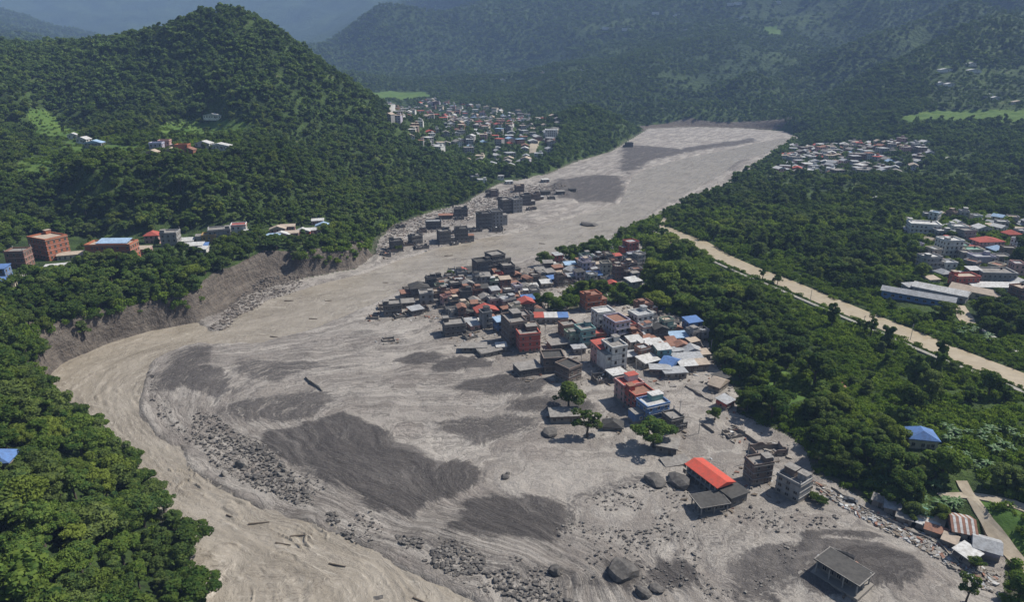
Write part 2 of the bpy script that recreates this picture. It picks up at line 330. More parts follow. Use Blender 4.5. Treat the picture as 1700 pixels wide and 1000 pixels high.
def mat_mud():
    k = NT('mud'); p = k.pos()
    fv = flowvec(k, 1.0, .009, 1)
    s1 = k.noise(fv, 3.2, 6, .62, .25); s2 = k.noise(fv, 15.0, 5, .66, .4); s3 = k.noise(p, .9, 5, .7); s4 = k.noise(p, .035, 5, .62)
    base = k.mix(k.ramp(s1, .34, .66), (.195, .174, .154), (.345, .317, .282))
    base = k.mix(k.math('MULTIPLY', k.ramp(s2, .52, .70), .28), base, (.19, .172, .155))
    base = k.mix(k.math('MULTIPLY', k.ramp(s2, .46, .32), .30), base, (.40, .37, .325))
    base = k.mix(k.math('MULTIPLY', k.ramp(s4, .50, .66), .5), base, (.235, .205, .182))
    def rill(x, c, w): return k.math('SUBTRACT', 1.0, k.ramp(k.math('ABSOLUTE', k.math('SUBTRACT', x, c)), w * .3, w))
    r1 = rill(s1, .47, .012); r2 = rill(s1, .60, .010); r3 = rill(s2, .5, .022); pat = k.ramp(s4, .46, .58)
    sd = k.math('ADD', k.math('ADD', k.att('sand'), k.math('MULTIPLY', k.math('SUBTRACT', s2, .5), 1.0)), k.math('MULTIPLY', k.math('SUBTRACT', s1, .5), .95)); sd = k.math('ADD', sd, k.math('MULTIPLY', k.math('SUBTRACT', s3, .5), .7))
    sd = k.ramp(sd, .30, .66)
    dark = k.mix(k.ramp(s2, .36, .66), (.052, .046, .043), (.088, .079, .073))
    dark = k.mix(k.math('MULTIPLY', k.ramp(s1, .50, .68), .65), dark, (.165, .15, .137))
    col = k.mix(sd, base, dark)
    cut = k.math('MAXIMUM', k.math('MAXIMUM', r1, r2), k.math('MULTIPLY', r3, pat)); cut = k.math('MULTIPLY', cut, k.math('SUBTRACT', 1.0, k.math('MULTIPLY', k.ramp(k.att('psi'), 4.5, 7.0), .7)))
    col = k.mix(k.math('MULTIPLY', cut, .55), col, k.mix(sd, (.088, .078, .070), (.170, .154, .140)))
    grit = k.noise(p, 1.7, 5, .74); gz = k.ramp(k.math('ADD', s4, k.math('MULTIPLY', s1, .3)), .56, .72)
    col = k.mix(k.math('MULTIPLY', k.ramp(grit, .57, .68), k.math('ADD', .30, k.math('MULTIPLY', gz, .65))), col, (.058, .051, .046))
    col = k.mix(k.math('MULTIPLY', k.ramp(grit, .42, .30), .35), col, (.42, .39, .345))
    s5 = k.noise(p, 2.8, 4, .7); h = k.math('ADD', k.math('SUBTRACT', k.math('MULTIPLY', s2, .35), k.math('MULTIPLY', cut, .22)), k.math('ADD', k.math('MULTIPLY', s3, .75), k.math('MULTIPLY', s5, .25)))
    return k.surf(col, .80, k.bump(h, 1.0, .9), spec=.25)
def mat_water():
    k = NT('silty_water'); p = k.pos()
    fv = flowvec(k, 1.0, .012, 1)
    s1 = k.noise(fv, 4.0, 5, .6, .5); s2 = k.noise(fv, 20.0, 5, .68, 1.0); s3 = k.noise(p, .55, 5, .68, .6)
    col = k.mix(k.ramp(s1, .3, .7), (.228, .198, .154), (.305, .270, .218))
    col = k.mix(k.math('MULTIPLY', k.ramp(s2, .56, .68), .5), col, (.44, .405, .345))
    col = k.mix(k.math('MULTIPLY', k.ramp(k.math('MULTIPLY', s2, s3), .20, .14), .6), col, (.165, .138, .108))
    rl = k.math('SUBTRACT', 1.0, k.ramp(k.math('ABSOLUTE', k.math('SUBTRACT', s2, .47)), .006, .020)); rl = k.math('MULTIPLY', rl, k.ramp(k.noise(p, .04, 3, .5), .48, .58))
    col = k.mix(k.math('MULTIPLY', rl, .8), col, (.10, .082, .062))  # thin dark streaks: shade of wave troughs painted into the water colour
    h = k.math('ADD', k.math('MULTIPLY', s2, .7), k.math('MULTIPLY', s3, .8))
    return k.surf(col, .24, k.bump(h, .7, .7), spec=.45)
def mat_ground():
    k = NT('forest_floor'); p = k.pos()
    n1 = k.noise(p, .05, 5, .6); n2 = k.noise(p, .5, 4, .7)
    col = k.mix(k.ramp(n1, .35, .65), (.028, .048, .015), (.070, .112, .028))
    col = k.mix(k.ramp(n2, .45, .75), col, (.020, .030, .014))
    col = k.mix(k.math('MULTIPLY', k.ramp(n1, .6, .72), .5), col, (.12, .105, .06))
    px = k.n('Mapping', {0: p, 3: (.25, .25, .12)}).outputs[0]; r1 = k.noise(px, 1.0, 6, .7, .6); r2 = k.noise(p, .35, 5, .7)
    z_ = k.n('Mapping', {0: p, 3: (.06, .06, .9)}).outputs[0]; r3 = k.noise(z_, 1.0, 4, .6, .8)
    rock = k.mix(k.ramp(r1, .35, .68), (.080, .068, .058), (.150, .130, .110)); rock = k.mix(k.math('MULTIPLY', k.ramp(r3, .45, .62), .45), rock, (.20, .172, .142))
    rock = k.mix(k.math('MULTIPLY', k.ramp(r2, .5, .7), .5), rock, (.13, .10, .075))
    c = k.ramp(k.math('ADD', k.att('cliff'), k.math('MULTIPLY', k.math('SUBTRACT', r2, .5), .6)), .35, .65)
    return k.surf(k.mix(c, col, rock), .95, k.bump(k.math('ADD', k.math('MULTIPLY', r1, 1.4), n2), 1.6, 1.0), spec=.15)
def mat_hills():
    k = NT('far_forest'); p = k.pos()
    n1 = k.noise(p, .004, 6, .62); n2 = k.noise(p, .03, 5, .7); n3 = k.noise(p, .09, 4, .7)
    col = k.mix(k.ramp(n1, .35, .65), (.034, .058, .022), (.064, .098, .030))
    col = k.mix(k.ramp(n3, .42, .7), col, (.020, .036, .016))
    col = k.mix(k.math('MULTIPLY', k.ramp(k.math('ADD', n1, k.math('MULTIPLY', n2, .5)), .86, .93), .6), col, (.075, .105, .032))
    return k.surf(col, .95, k.bump(k.math('ADD', n3, n2), 14, 1.0), spec=.1)
def mat_field():
    k = NT('green_crop'); p = k.pos(); z = k.n('SeparateXYZ', {0: p}).outputs[2]
    n1 = k.noise(p, .06, 5, .6); n2 = k.noise(p, .6, 3, .7)
    col = k.mix(k.ramp(n1, .3, .7), (.055, .105, .024), (.098, .150, .034))
    col = k.mix(k.math('MULTIPLY', k.ramp(n2, .5, .75), .5), col, (.05, .085, .022))
    return k.surf(col, .95, k.bump(n2, .5, .6), spec=.1)
def plain(name, c, c2=None, rough=.85, scale=1.2, metallic=0.0, mudline=False, spec=.3, streak=False):
    """one building or object material: two tones of wear in the solid, optional flood mud on its lower part"""
    k = NT(name); p = k.pos(); c2 = c2 or tuple(x * .72 for x in c)
    v = k.n('Mapping', {0: p, 3: (1.6, 1.6, .35) if streak else (1, 1, 1)}).outputs[0]
    n1 = k.noise(v, scale, 5, .65); n2 = k.noise(p, .25, 3, .5)
    col = k.mix(k.ramp(n1, .38, .70), c, c2); col = k.mix(k.math('MULTIPLY', k.ramp(n2, .45, .7), .45), col, tuple(x * .8 for x in c2))
    if mudline:
        z = k.n('SeparateXYZ', {0: p}).outputs[2]
        m = k.math('ADD', z, k.math('MULTIPLY', n1, 3.0)); col = k.mix(k.ramp(m, 4.6, 3.4), col, (.22, .20, .175))
    return k.surf(col, rough, k.bump(n1, .05, .6), metallic, spec)
def mat_leaf(name, tones, trans=.28):
    k = NT(name); r = k.n('ObjectInfo').outputs['Random']; p = k.n('TexCoord').outputs['Object']
    cr = k.n('ValToRGB', {0: r}); e = cr.color_ramp
    while len(e.elements) < len(tones): e.elements.new(.5)
    for i, c in enumerate(tones): e.elements[i].position = i / (len(tones) - 1); e.elements[i].color = (*c, 1)
    nz = k.noise(p, .9, 3, .6)
    big = k.noise(k.pos(), .016, 3, .5)
    col = k.mix(k.ramp(nz, .35, .68), cr.outputs[0], k.mix(.5, cr.outputs[0], tuple(x * 1.6 for x in tones[-1])))
    col = k.mix(k.math('MULTIPLY', k.ramp(big, .40, .62), .45), col, tuple(x * .72 for x in tones[0]))
    d = k.n('BsdfDiffuse', {0: col}); t = k.n('BsdfTranslucent', {0: k.mix(.35, col, (.12, .16, .01))})
    ms = k.n('MixShader', {0: trans, 1: d.outputs[0], 2: t.outputs[0]})
    k.t.links.new(ms.outputs[0], k.out.inputs[0]); return k.m
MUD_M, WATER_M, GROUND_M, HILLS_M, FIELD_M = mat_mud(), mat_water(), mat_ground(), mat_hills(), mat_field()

def link(name, me, parent=None, mat=None, **props):
    o = bpy.data.objects.new(name, me); COL.objects.link(o)
    if mat is not None and me is not None and not me.materials: me.materials.append(mat)
    if parent is not None: o.parent = parent
    for k, v in props.items(): o[k] = v
    return o
def thing(name, label, cat, loc, rz=0.0, group=None):
    o = link(name, None); o.location = loc; o.rotation_euler = (0, 0, rz); o['label'] = label; o['category'] = cat
    if group: o['group'] = group
    return o

# ------------------------------------------------------------------ the land, the mud and the river
_V = np.stack([XX, YY, GZ], -1).reshape(-1, 3)
nr, nc = XX.shape
def cell(m): return (m[:-1, :-1] + m[1:, :-1] + m[:-1, 1:] + m[1:, 1:]) / 4
UU, VV, _ = project(XX, YY, GZ)
fieldmask = np.zeros_like(XX)
FIELDPOLY = [(np.array(p, float), a, b) for p, a, b in GRASSES['field']]
for p, a, b in FIELDPOLY:
    fieldmask[inpoly(UU, VV, p) & (YY > a) & (YY < b) & (sdF > 4)] = 1
stepped = (fieldmask > 0) & (YY > 400)
zq = np.floor(_V[:, 2] / 1.6) * 1.6 + sstep(.72, 1.0, (_V[:, 2] / 1.6) % 1) * 1.6
_V[:, 2] = np.where(stepped.ravel(), zq, _V[:, 2])
is_mud = cell((sdF < -.4).astype(float)) > .5
is_field = (cell(fieldmask) > .6) & ~is_mud
me, u = mesh_grid('mud_flat', _V, is_mud, nr, nc); attr(me, 'psi', PSI.ravel()[u]); attr(me, 'sand', SAND.ravel()[u])
link('mud_flat', me, mat=MUD_M, kind='structure', label='grey beige flood mud with dark sand bars spread over the valley floor')
me, u = mesh_grid('ground', _V, ~is_mud & ~is_field, nr, nc); attr(me, 'cliff', CLIFF.ravel()[u])
link('ground', me, mat=GROUND_M, kind='structure', label='wooded valley sides and eroded river banks')
me, u = mesh_grid('terraced_field', _V, is_field, nr, nc)
link('terraced_field', me, mat=FIELD_M, kind='structure', label='bright green terraced fields')
# river sheet with its own swell
_cr = fbm(PSI * 6.5 + (fbm(XX / 14, YY / 14, 87, 3) - .5) * 2.2, (XX - YY) / 16, 88, 2); _crm = sstep(.46, .60, fbm(XX / 26, YY / 26, 89, 3)) * (.35 + .65 * sstep(300, 230, YY))
wk = cell((sdW < 5).astype(float)) > 0
_rap = sstep(.56, .72, fbm(XX / 22, YY / 22, 84, 3)) * sstep(330, 260, YY) + .35
wz = (fbm(PSI * 22, (XX - YY) / 14, 81, 3) - .5) * .55 + _rap * .4 * sstep(.60, .74, fbm(PSI * 9 + (fbm(XX / 12, YY / 12, 86, 2) - .5) * 2, (XX - YY) / 9, 85, 2)) + (fbm(XX / 3.2, YY / 3.2, 83, 2) - .5) * .35 + 1.05 * _crm * np.clip(1 - np.abs(_cr - .5) / .030, 0, 1)
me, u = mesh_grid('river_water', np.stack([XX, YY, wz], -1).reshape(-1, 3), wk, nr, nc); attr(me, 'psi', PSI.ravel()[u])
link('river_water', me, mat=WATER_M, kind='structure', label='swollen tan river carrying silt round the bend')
# far hills
fy = [1500.0]
while fy[-1] < 9500: fy.append(fy[-1] * 1.0105)
fy = np.array(fy); fa = np.arange(-1.6, 1.601, .0058); FA, FY = np.meshgrid(fa, fy)
FZ = farz(FA, FY); FZ[0] -= 1.0
_V2 = np.stack([FA * FY, FY, FZ], -1).reshape(-1, 3)
u2, v2, _ = project(FA * FY, FY, FZ); fm = np.zeros_like(FA)
for p, a, b in FIELDPOLY: fm[inpoly(u2, v2, p) & (FY > a) & (FY < b)] = 1
ff = cell(fm) > .6
me, u = mesh_grid('hills', _V2, ~ff, *FA.shape); link('hills', me, mat=HILLS_M, kind='structure', label='hazy blue green mountains closing the valley')
if ff.any():
    me, u = mesh_grid('far_field', _V2, ff, *FA.shape); link('far_field', me, mat=FIELD_M, kind='structure', label='pale green fields at the foot of the far mountain')

def ribbon(name, pts, w, mat, lift=.12, wobble=.0, label=None, flat=False, thick=.5):
    """a strip of given width along a polyline on the land"""
    pts = np.array(pts, float); seg = []
    for i in range(len(pts) - 1):
        n = max(1, int(np.hypot(*(pts[i + 1] - pts[i])) / 2.5)); seg += [pts[i] + (pts[i + 1] - pts[i]) * j / n for j in range(n)]
    seg.append(pts[-1]); c = np.array(seg)
    for _ in range(6): c[1:-1] = (c[:-2] + 2 * c[1:-1] + c[2:]) / 4
    d = np.gradient(c, axis=0); d /= np.linalg.norm(d, axis=1)[:, None]; nrm = np.stack([-d[:, 1], d[:, 0]], 1)
    ww = w * (1 + wobble * (fbm(np.arange(len(c)) / 4.0, np.zeros(len(c)), 7, 3)[:, None] - .5) * 2)
    rows = [c + nrm * ww * s for s in (-.5, -.25, 0, .25, .5)]; m = len(c); V = []; zs = []
    for r in rows:
        z = zat(r[:, 0], r[:, 1])
        for _ in range(3): z[1:-1] = np.maximum(z[1:-1], (z[:-2] + 2 * z[1:-1] + z[2:]) / 4)
        zs.append(z)
    if flat: zs = [np.mean(zs, axis=0)] * 5
    for r, z in zip(rows, zs):
        for i in range(m): V.append((r[i, 0], r[i, 1], z[i] + lift))
    z = np.min(zs, axis=0)
    for r in (rows[0], rows[-1]):
        for i in range(m): V.append((r[i, 0], r[i, 1], z[i] + lift - thick - 1.2))
    fs = []
    for k in range(4):
        for i in range(m - 1): fs.append((k * m + i, k * m + i + 1, (k + 1) * m + i + 1, (k + 1) * m + i))
    for i in range(m - 1):
        fs.append((5 * m + i, 5 * m + i + 1, i + 1, i)); fs.append((4 * m + i, 4 * m + i + 1, 6 * m + i + 1, 6 * m + i))
    me = bpy.data.meshes.new(name); me.from_pydata(V, [], fs); me.update()
    return link(name, me, mat=mat, kind='structure', label=label or name)
def px(pts): return [tuple(at(u, v)[:2]) for u, v in pts]
CONC = plain('pale_concrete', (.42, .41, .38), rough=.9); DIRT = plain('packed_dirt', (.36, .31, .235), (.27, .225, .165), scale=.4)
# canal of muddy water with its concrete wall and track
k = NT('canal_water'); n1 = k.noise(k.pos(), .25, 5, .6, .5)
CANALW = k.surf(k.mix(k.ramp(n1, .3, .7), (.30, .245, .16), (.37, .31, .215)), .35, k.bump(n1, .2, .4))
cv = []; cw = 3.9
cc = np.array(CANW); d = np.gradient(cc, axis=0); d /= np.linalg.norm(d, axis=1)[:, None]; cn = np.stack([-d[:, 1], d[:, 0]], 1)
ribbon('canal_water', cc, 15.4, CANALW, lift=.45, label='straight canal full of tan muddy water', thick=.3, flat=True)
side = -1 if (cc[5] + cn[5] * 5)[1] > cc[5][1] else 1
ribbon('canal_track', cc + cn * side * 13.4, 2.4, plain('worn_concrete', (.27, .255, .225), (.19, .18, .155), scale=.5), flat=True, lift=.7, label='pale concrete track along the near side of the canal')
ribbon('path', px([(1596,800),(1600,815),(1612,830),(1625,850),(1640,872),(1660,900),(1688,930),(1712,955)]), 4.2, DIRT, lift=.3, wobble=.5, label='pale dirt track curving round the green plot')
ribbon('path', px([(1560,826),(1600,822),(1640,826),(1680,838),(1725,856)]), 4.0, DIRT, lift=.34, wobble=.3, label='pale dirt track running off to the right')
ribbon('road', px([(0,466),(30,458),(60,452),(95,446),(125,436)]), 6.5, plain('dusty_road', (.30, .285, .25)), lift=.2, label='dusty road along the left terrace')
ribbon('path', px([(1105,362),(1098,374),(1108,392),(1118,408)]), 4.0, DIRT, lift=.2, wobble=.3, label='pale track bending at the head of the canal')
ribbon('path', px([(1590,508),(1600,522),(1608,540)]), 7.5, DIRT, lift=.3, wobble=.2, label='bare yard below the white sheds')
ribbon('path', px([(1625,545),(1650,560),(1690,585)]), 2.5, CONC, lift=.2, wobble=.2, label='pale lane between the bushes on the right')
ribbon('path', px([(884,254),(887,240),(893,228)]), 11, DIRT, lift=.3, wobble=.4, label='pale cut of bare earth at the edge of the far town')
ribbon('path', px([(1012,398),(1014,412),(1016,424)]), 4.5, CONC, lift=.3, wobble=.2, label='pale lane between the trees above the village')
ribbon('path', px([(1392,626),(1400,640),(1409,656)]), 1.6, plain('red_earth', (.30, .17, .10)), lift=.25, wobble=.3, label='short red earth track in the undergrowth')
# ------------------------------------------------------------------ trees: crowns of leaf clumps on uneven lobes
LEAF = mat_leaf('leaves', [(.025, .056, .018), (.046, .098, .025), (.092, .152, .030), (.050, .104, .038), (.112, .148, .056), (.034, .076, .021), (.160, .200, .038)], .38)
LEAF_FAR = mat_leaf('far_leaves', [(.044, .086, .028), (.072, .134, .036), (.124, .190, .042), (.076, .136, .046), (.145, .190, .056)], .38)
SHRUB = mat_leaf('shrub_leaves', [(.075, .135, .020), (.130, .200, .028), (.190, .255, .036), (.095, .155, .024)], .38)
BARK = plain('bark', (.085, .070, .055), scale=3)
def leaves_mesh(name, lobes, n, size, seed, mat, flat=.55):
    rs = np.random.RandomState(seed); lob = np.array(lobes, float)
    wgt = lob[:, 3] ** 2; pick = rs.choice(len(lob), n, p=wgt / wgt.sum())
    d = rs.normal(size=(n, 3)); d[:, 2] += .25; d /= np.linalg.norm(d, axis=1)[:, None]
    rad = lob[pick, 3] * (1 - .38 * rs.rand(n) ** 2.2)
    c = lob[pick, :3] + d * rad[:, None] * np.array([1, 1, .82])
    nr_ = d * flat + rs.normal(size=(n, 3)) * (1 - flat) * .75; nr_[:, 2] += .18; nr_ /= np.linalg.norm(nr_, axis=1)[:, None]
    t = np.cross(nr_, rs.normal(size=(n, 3))); t /= np.linalg.norm(t, axis=1)[:, None]; b = np.cross(nr_, t)
    s = size * (.6 + .8 * rs.rand(n))[:, None]; asp = (.55 + .5 * rs.rand(n))[:, None]
    bend = nr_ * s * .30
    v = np.stack([c - t * s * .5 - bend, c - b * s * asp * .5, c + t * s * .5 - bend * .6, c + b * s * asp * .5], 1).reshape(-1, 3)
    i = np.arange(n) * 4
    tri = np.stack([i, i + 1, i + 3, i + 1, i + 2, i + 3], 1).reshape(-1, 3)
    return v, tri
def tube(pts, rads, k=6):
    V = []; Fs = []
    for j, (p, r) in enumerate(zip(pts, rads)):
        for a in range(k): V.append((p[0] + r * math.cos(2 * math.pi * a / k), p[1] + r * math.sin(2 * math.pi * a / k), p[2]))
        if j:
            o = (j - 1) * k
            for a in range(k): Fs += [(o + a, o + (a + 1) % k, o + k + (a + 1) % k), (o + a, o + k + (a + 1) % k, o + k + a)]
    return V, Fs
def tris_mesh(name, parts, mats):
    """one mesh from (vertices, triangles, material number) lists"""
    vs = []; fs = []; mi = []; o = 0
    for v, f, m in parts:
        v = np.asarray(v, float); f = np.asarray(f, int); vs.append(v); fs.append(f + o); mi.append(np.full(len(f), m)); o += len(v)
    v = np.concatenate(vs); f = np.concatenate(fs); mi = np.concatenate(mi)
    me = bpy.data.meshes.new(name); me.vertices.add(len(v)); me.vertices.foreach_set('co', v.ravel().astype(np.float32))
    me.loops.add(f.size); me.loops.foreach_set('vertex_index', f.ravel().astype(np.int32))
    me.polygons.add(len(f)); me.polygons.foreach_set('loop_start', (np.arange(len(f)) * 3).astype(np.int32)); me.update(calc_edges=True)
    for m in mats: me.materials.append(m)
    me.polygons.foreach_set('material_index', mi.astype(np.int32)); me.update()
    return me
def tree_shape(seed, kind):
    """lobes of a crown ten metres tall and the lines of its trunk and limbs"""
    r = random.Random(seed); L = []; T = []
    if kind == 'round':
        for i in range(r.randint(14, 19)):
            a = r.random() * 6.28; q = r.random() ** .6 * 3.1; z = 4.6 + r.random() * 3.9 - q * .55
            L.append((q * math.cos(a), q * math.sin(a), z, r.uniform(.70, 1.45)))
        L.append((0, 0, 7.6, 1.8)); L.append((.2, .1, 5.4, 2.3))
    elif kind == 'tall':
        for i in range(r.randint(11, 14)):
            a = r.random() * 6.28; z = 2.6 + 6.6 * i / 13; q = (.35 + .65 * math.sin(min(1, (z - 1.8) / 7.8) * 3.0)) * r.uniform(.5, 1.9)
            L.append((q * math.cos(a), q * math.sin(a), z, r.uniform(.75, 1.35)))
    elif kind == 'wide':
        for i in range(r.randint(10, 13)):
            a = r.random() * 6.28; q = r.random() ** .5 * 4.0
            L.append((q * math.cos(a), q * math.sin(a), 6.4 + r.uniform(-.9, 1.6) - q * .30, r.uniform(1.0, 1.6)))
        L.append((0, 0, 7.2, 1.7))
    elif kind == 'thin':
        for i in range(16):
            a = r.random() * 6.28; q = r.uniform(.3, 2.6)
            L.append((q * math.cos(a), q * math.sin(a), r.uniform(3.4, 9.0), r.uniform(.55, 1.15)))
    elif kind == 'shrub':
        for i in range(r.randint(5, 8)):
            a = r.random() * 6.28; q = r.random() * 1.7
            L.append((q * math.cos(a), q * math.sin(a), .55 + r.random() * .7 - q * .12, r.uniform(.65, 1.15)))
    if kind != 'shrub':
        bx, by = r.uniform(-.5, .5), r.uniform(-.5, .5)
        T.append(([(0, 0, -1.5), (bx * .3, by * .3, 2.0), (bx, by, 5.0), (bx * 1.2, by * 1.2, 7.6)], [.34, .25, .16, .05]))
        for x, y, z, q in r.sample(L, min(5, len(L))):
            T.append(([(bx * .4, by * .4, min(3.2, z - 1.4)), (x * .55, y * .55, z - .9), (x, y, z)], [.12, .08, .03]))
    return L, T
KINDS = ['round', 'tall', 'wide', 'round', 'tall', 'round']
def bark_part(T, m): 
    out = []
    for p, q in T:
        V, Fs = tube(p, q); out.append((V, Fs, m))
    return out
NEARC = []   # crowns and trunks of the trees near by
for i, kd in enumerate(KINDS + ['thin']):
    L, T = tree_shape(100 + i, kd); v, t = leaves_mesh('crown', L, 1500 if kd == 'thin' else 3600, .47, 200 + i, LEAF)
    NEARC.append((tris_mesh('crown', [(v, t, 0)], [LEAF]), tris_mesh('trunk', bark_part(T, 0), [BARK])))
def proto(name, kind, seed, n, size, mat, trunk=True):
    L, T = tree_shape(seed, kind); v, t = leaves_mesh(name, L, n, size, seed + 50, mat)
    me = tris_mesh(name, [(v, t, 0)] + (bark_part(T[:1], 1) if trunk and T else []), [mat, BARK])
    return bpy.data.objects.new(name, me)
PROTO_MID = [proto('forest_tree', kd, 300 + i, 1300, .72, LEAF) for i, kd in enumerate(KINDS + ['wide', 'thin'])]
PROTO_FAR = [proto('forest_tree', kd, 400 + i, 230, 1.75, LEAF_FAR) for i, kd in enumerate(KINDS[:4])]
PROTO_SHRUB = [proto('shrub', 'shrub', 500 + i, 260, .46, SHRUB, False) for i in range(4)]

def scatter(name, pts, rots, scl, idx, protos, label):
    me = bpy.data.meshes.new(name); n = len(pts)
    me.vertices.add(n); me.vertices.foreach_set('co', np.asarray(pts, np.float32).ravel()); me.update()
    a = me.attributes.new('rot', 'FLOAT', 'POINT'); a.data.foreach_set('value', np.asarray(rots, np.float32))
    a = me.attributes.new('scl', 'FLOAT_VECTOR', 'POINT'); a.data.foreach_set('vector', np.asarray(scl, np.float32).ravel())
    a = me.attributes.new('pick', 'INT', 'POINT'); a.data.foreach_set('value', np.asarray(idx, np.int32))
    o = link(name, me, kind='stuff', label=label)
    g = bpy.data.node_groups.new(name, 'GeometryNodeTree')
    g.interface.new_socket('Geometry', in_out='INPUT', socket_type='NodeSocketGeometry'); g.interface.new_socket('Geometry', in_out='OUTPUT', socket_type='NodeSocketGeometry')
    N, Lk = g.nodes, g.links
    gi = N.new('NodeGroupInput'); go = N.new('NodeGroupOutput'); ip = N.new('GeometryNodeInstanceOnPoints'); jn = N.new('GeometryNodeJoinGeometry')
    for p in protos:
        oi = N.new('GeometryNodeObjectInfo'); oi.inputs['Object'].default_value = p; oi.inputs['As Instance'].default_value = True
        Lk.new(oi.outputs['Geometry'], jn.inputs[0])
    def named(nm, ty):
        d = N.new('GeometryNodeInputNamedAttribute'); d.data_type = ty; d.inputs['Name'].default_value = nm; return d.outputs['Attribute']
    cx = N.new('ShaderNodeCombineXYZ'); Lk.new(named('rot', 'FLOAT'), cx.inputs[2])
    Lk.new(gi.outputs[0], ip.inputs['Points']); Lk.new(jn.outputs[0], ip.inputs['Instance']); ip.inputs['Pick Instance'].default_value = True
    Lk.new(named('pick', 'INT'), ip.inputs['Instance Index']); Lk.new(cx.outputs[0], ip.inputs['Rotation']); Lk.new(named('scl', 'FLOAT_VECTOR'), ip.inputs['Scale'])
    Lk.new(ip.outputs[0], go.inputs[0])
    md = o.modifiers.new('scatter', 'NODES'); md.node_group = g
    return o

# ---- where the forest stands
DEN = np.ones_like(XX); HG = np.full_like(XX, 8.5)
DEN[sdF < 2.5] = 0; DEN[fieldmask > 0] = 0; DEN[dCan < 15.8] = 0
DEN[(sdF < 2.5 + 9 * (fbm(XX / 16, YY / 16, 44, 2) - .42)) & (XX < -20) & (YY > 250)] = 0; DEN[_deb < 2] = 0; DEN[fieldmask > 0] = .05; DEN[(fieldmask > 0) & (YY > 880)] = 0; DEN[(fieldmask > 0) & (YY < 300)] = .012; DEN[(sdF < 24) & (YY > 1340)] = 0; DEN *= np.where((XX > 0) & (YY < 900), .22 + .78 * sstep(.61, .49, fbm(XX / 26, YY / 26, 46, 3)), 1)
DEN[(sdF > -1.5) & (XX < -20) & (YY < 250)] = 1
def zone(poly, den=None, hgt=None, y0=0, y1=1600):
    m = inpoly(UU, VV, np.array(poly, float)) & (YY > y0) & (YY < y1)
    if den is not None: DEN[m] = np.minimum(DEN[m], den)
    if hgt is not None: HG[m] = hgt
TOWNS = dict(
 right_town=[(1490,366),(1560,356),(1640,364),(1725,372),(1725,530),(1640,520),(1600,506),(1560,512),(1466,500),(1466,482),(1552,468),(1524,450),(1510,410)],
 far_town=[(622,172),(700,166),(800,178),(880,192),(935,212),(918,250),(885,268),(850,285),(800,280),(750,268),(705,244),(650,210)],
 upper_town=[(1312,246),(1420,236),(1540,242),(1560,262),(1500,288),(1400,296),(1300,290),(1270,300),(1300,265)],
 roadside=[(-20,440),(50,395),(120,395),(240,385),(345,374),(420,370),(418,388),(330,416),(230,432),(120,440),(60,456),(-20,480)],
 roadside_far=[(430,384),(545,366),(552,380),(470,400),(435,402)])
zone(TOWNS['far_town'], .70, 6.5, 650, 2400); zone(TOWNS['right_town'], .20, 6.5, 350, 800); zone(TOWNS['upper_town'], .60, 6.5, 700, 1300)
zone(TOWNS['roadside'], .04, 7, 300, 520); zone(TOWNS['roadside_far'], .08, 7, 350, 600)
zone([(1060,390),(1150,390),(1200,470),(1330,520),(1340,640),(1200,640),(1060,500)], None, 10.5, 200, 600)
zone([(1140,436),(1200,426),(1300,468),(1450,532),(1720,650),(1720,815),(1600,800),(1545,735),(1430,700),(1385,660),(1375,610),(1330,556),(1320,530),(1250,506),(1180,480),(1140,470)], .07, 7.5, 150, 520)
zone([(1190,432),(1450,540),(1720,660),(1720,690),(1420,570),(1180,470)], .03, 6, 150, 520)
zone([(1130,380),(1250,428),(1450,508),(1720,622),(1720,575),(1600,545),(1470,502),(1300,445),(1200,400)], .12, 6, 150, 700)
zone([(1600,860),(1720,930),(1720,1000),(1560,930),(1540,850),(1560,800),(1610,800)], .12, 6, 120, 300)
zone([(20,250),(110,180),(150,230),(420,190),(420,240),(330,270),(150,262),(90,310)], .30, 6.5, 450, 860)
zone([(1540,120),(1720,110),(1720,182),(1540,178)], .45, 7, 900, 1600); zone([(720,140),(980,105),(980,150),(720,165)], .5, 7, 1400, 3000)
zone([(950,476),(1060,480),(1070,508),(1000,504),(945,512),(925,500)], .35, 7, 300, 500)
zone([(60,470),(440,380),(460,470),(330,500),(110,580),(40,560)], None, 9, 200, 480)
zone([(-50,480),(100,600),(360,930),(360,1100),(-50,1100)], None, 10, 60, 330)
for pl, w in ((px([(1596,800),(1612,830),(1640,872),(1688,930),(1712,955)]), 5.5), (px([(1560,826),(1600,822),(1640,826),(1725,856)]), 4), (px([(0,466),(60,452),(125,436)]), 7), (px([(1105,362),(1098,374),(1118,408)]), 6),
              (px([(1590,508),(1600,522),(1608,540)]), 8), (px([(884,254),(893,228)]), 14), (px([(1625,545),(1690,585)]), 4), (px([(1012,398),(1016,424)]), 5)):
    dd = sdist(XX, YY, np.array(pl), False); DEN[dd < w] = 0
def samp(Gd, x, y):
    yc = np.clip(y, GY[0], 1499); i = np.round(np.interp(yc, GY, _yi)).astype(int); j = np.round(np.interp(x / yc, GA, _ai)).astype(int)
    return Gd[i, j]
KEEP_OUT = []      # (x, y, radius) of things that stand in clearings
def clear_of(x, y):
    ok = np.ones(len(x), bool)
    for kx, ky, kr in KEEP_OUT: ok &= (x - kx) ** 2 + (y - ky) ** 2 > kr * kr
    return ok
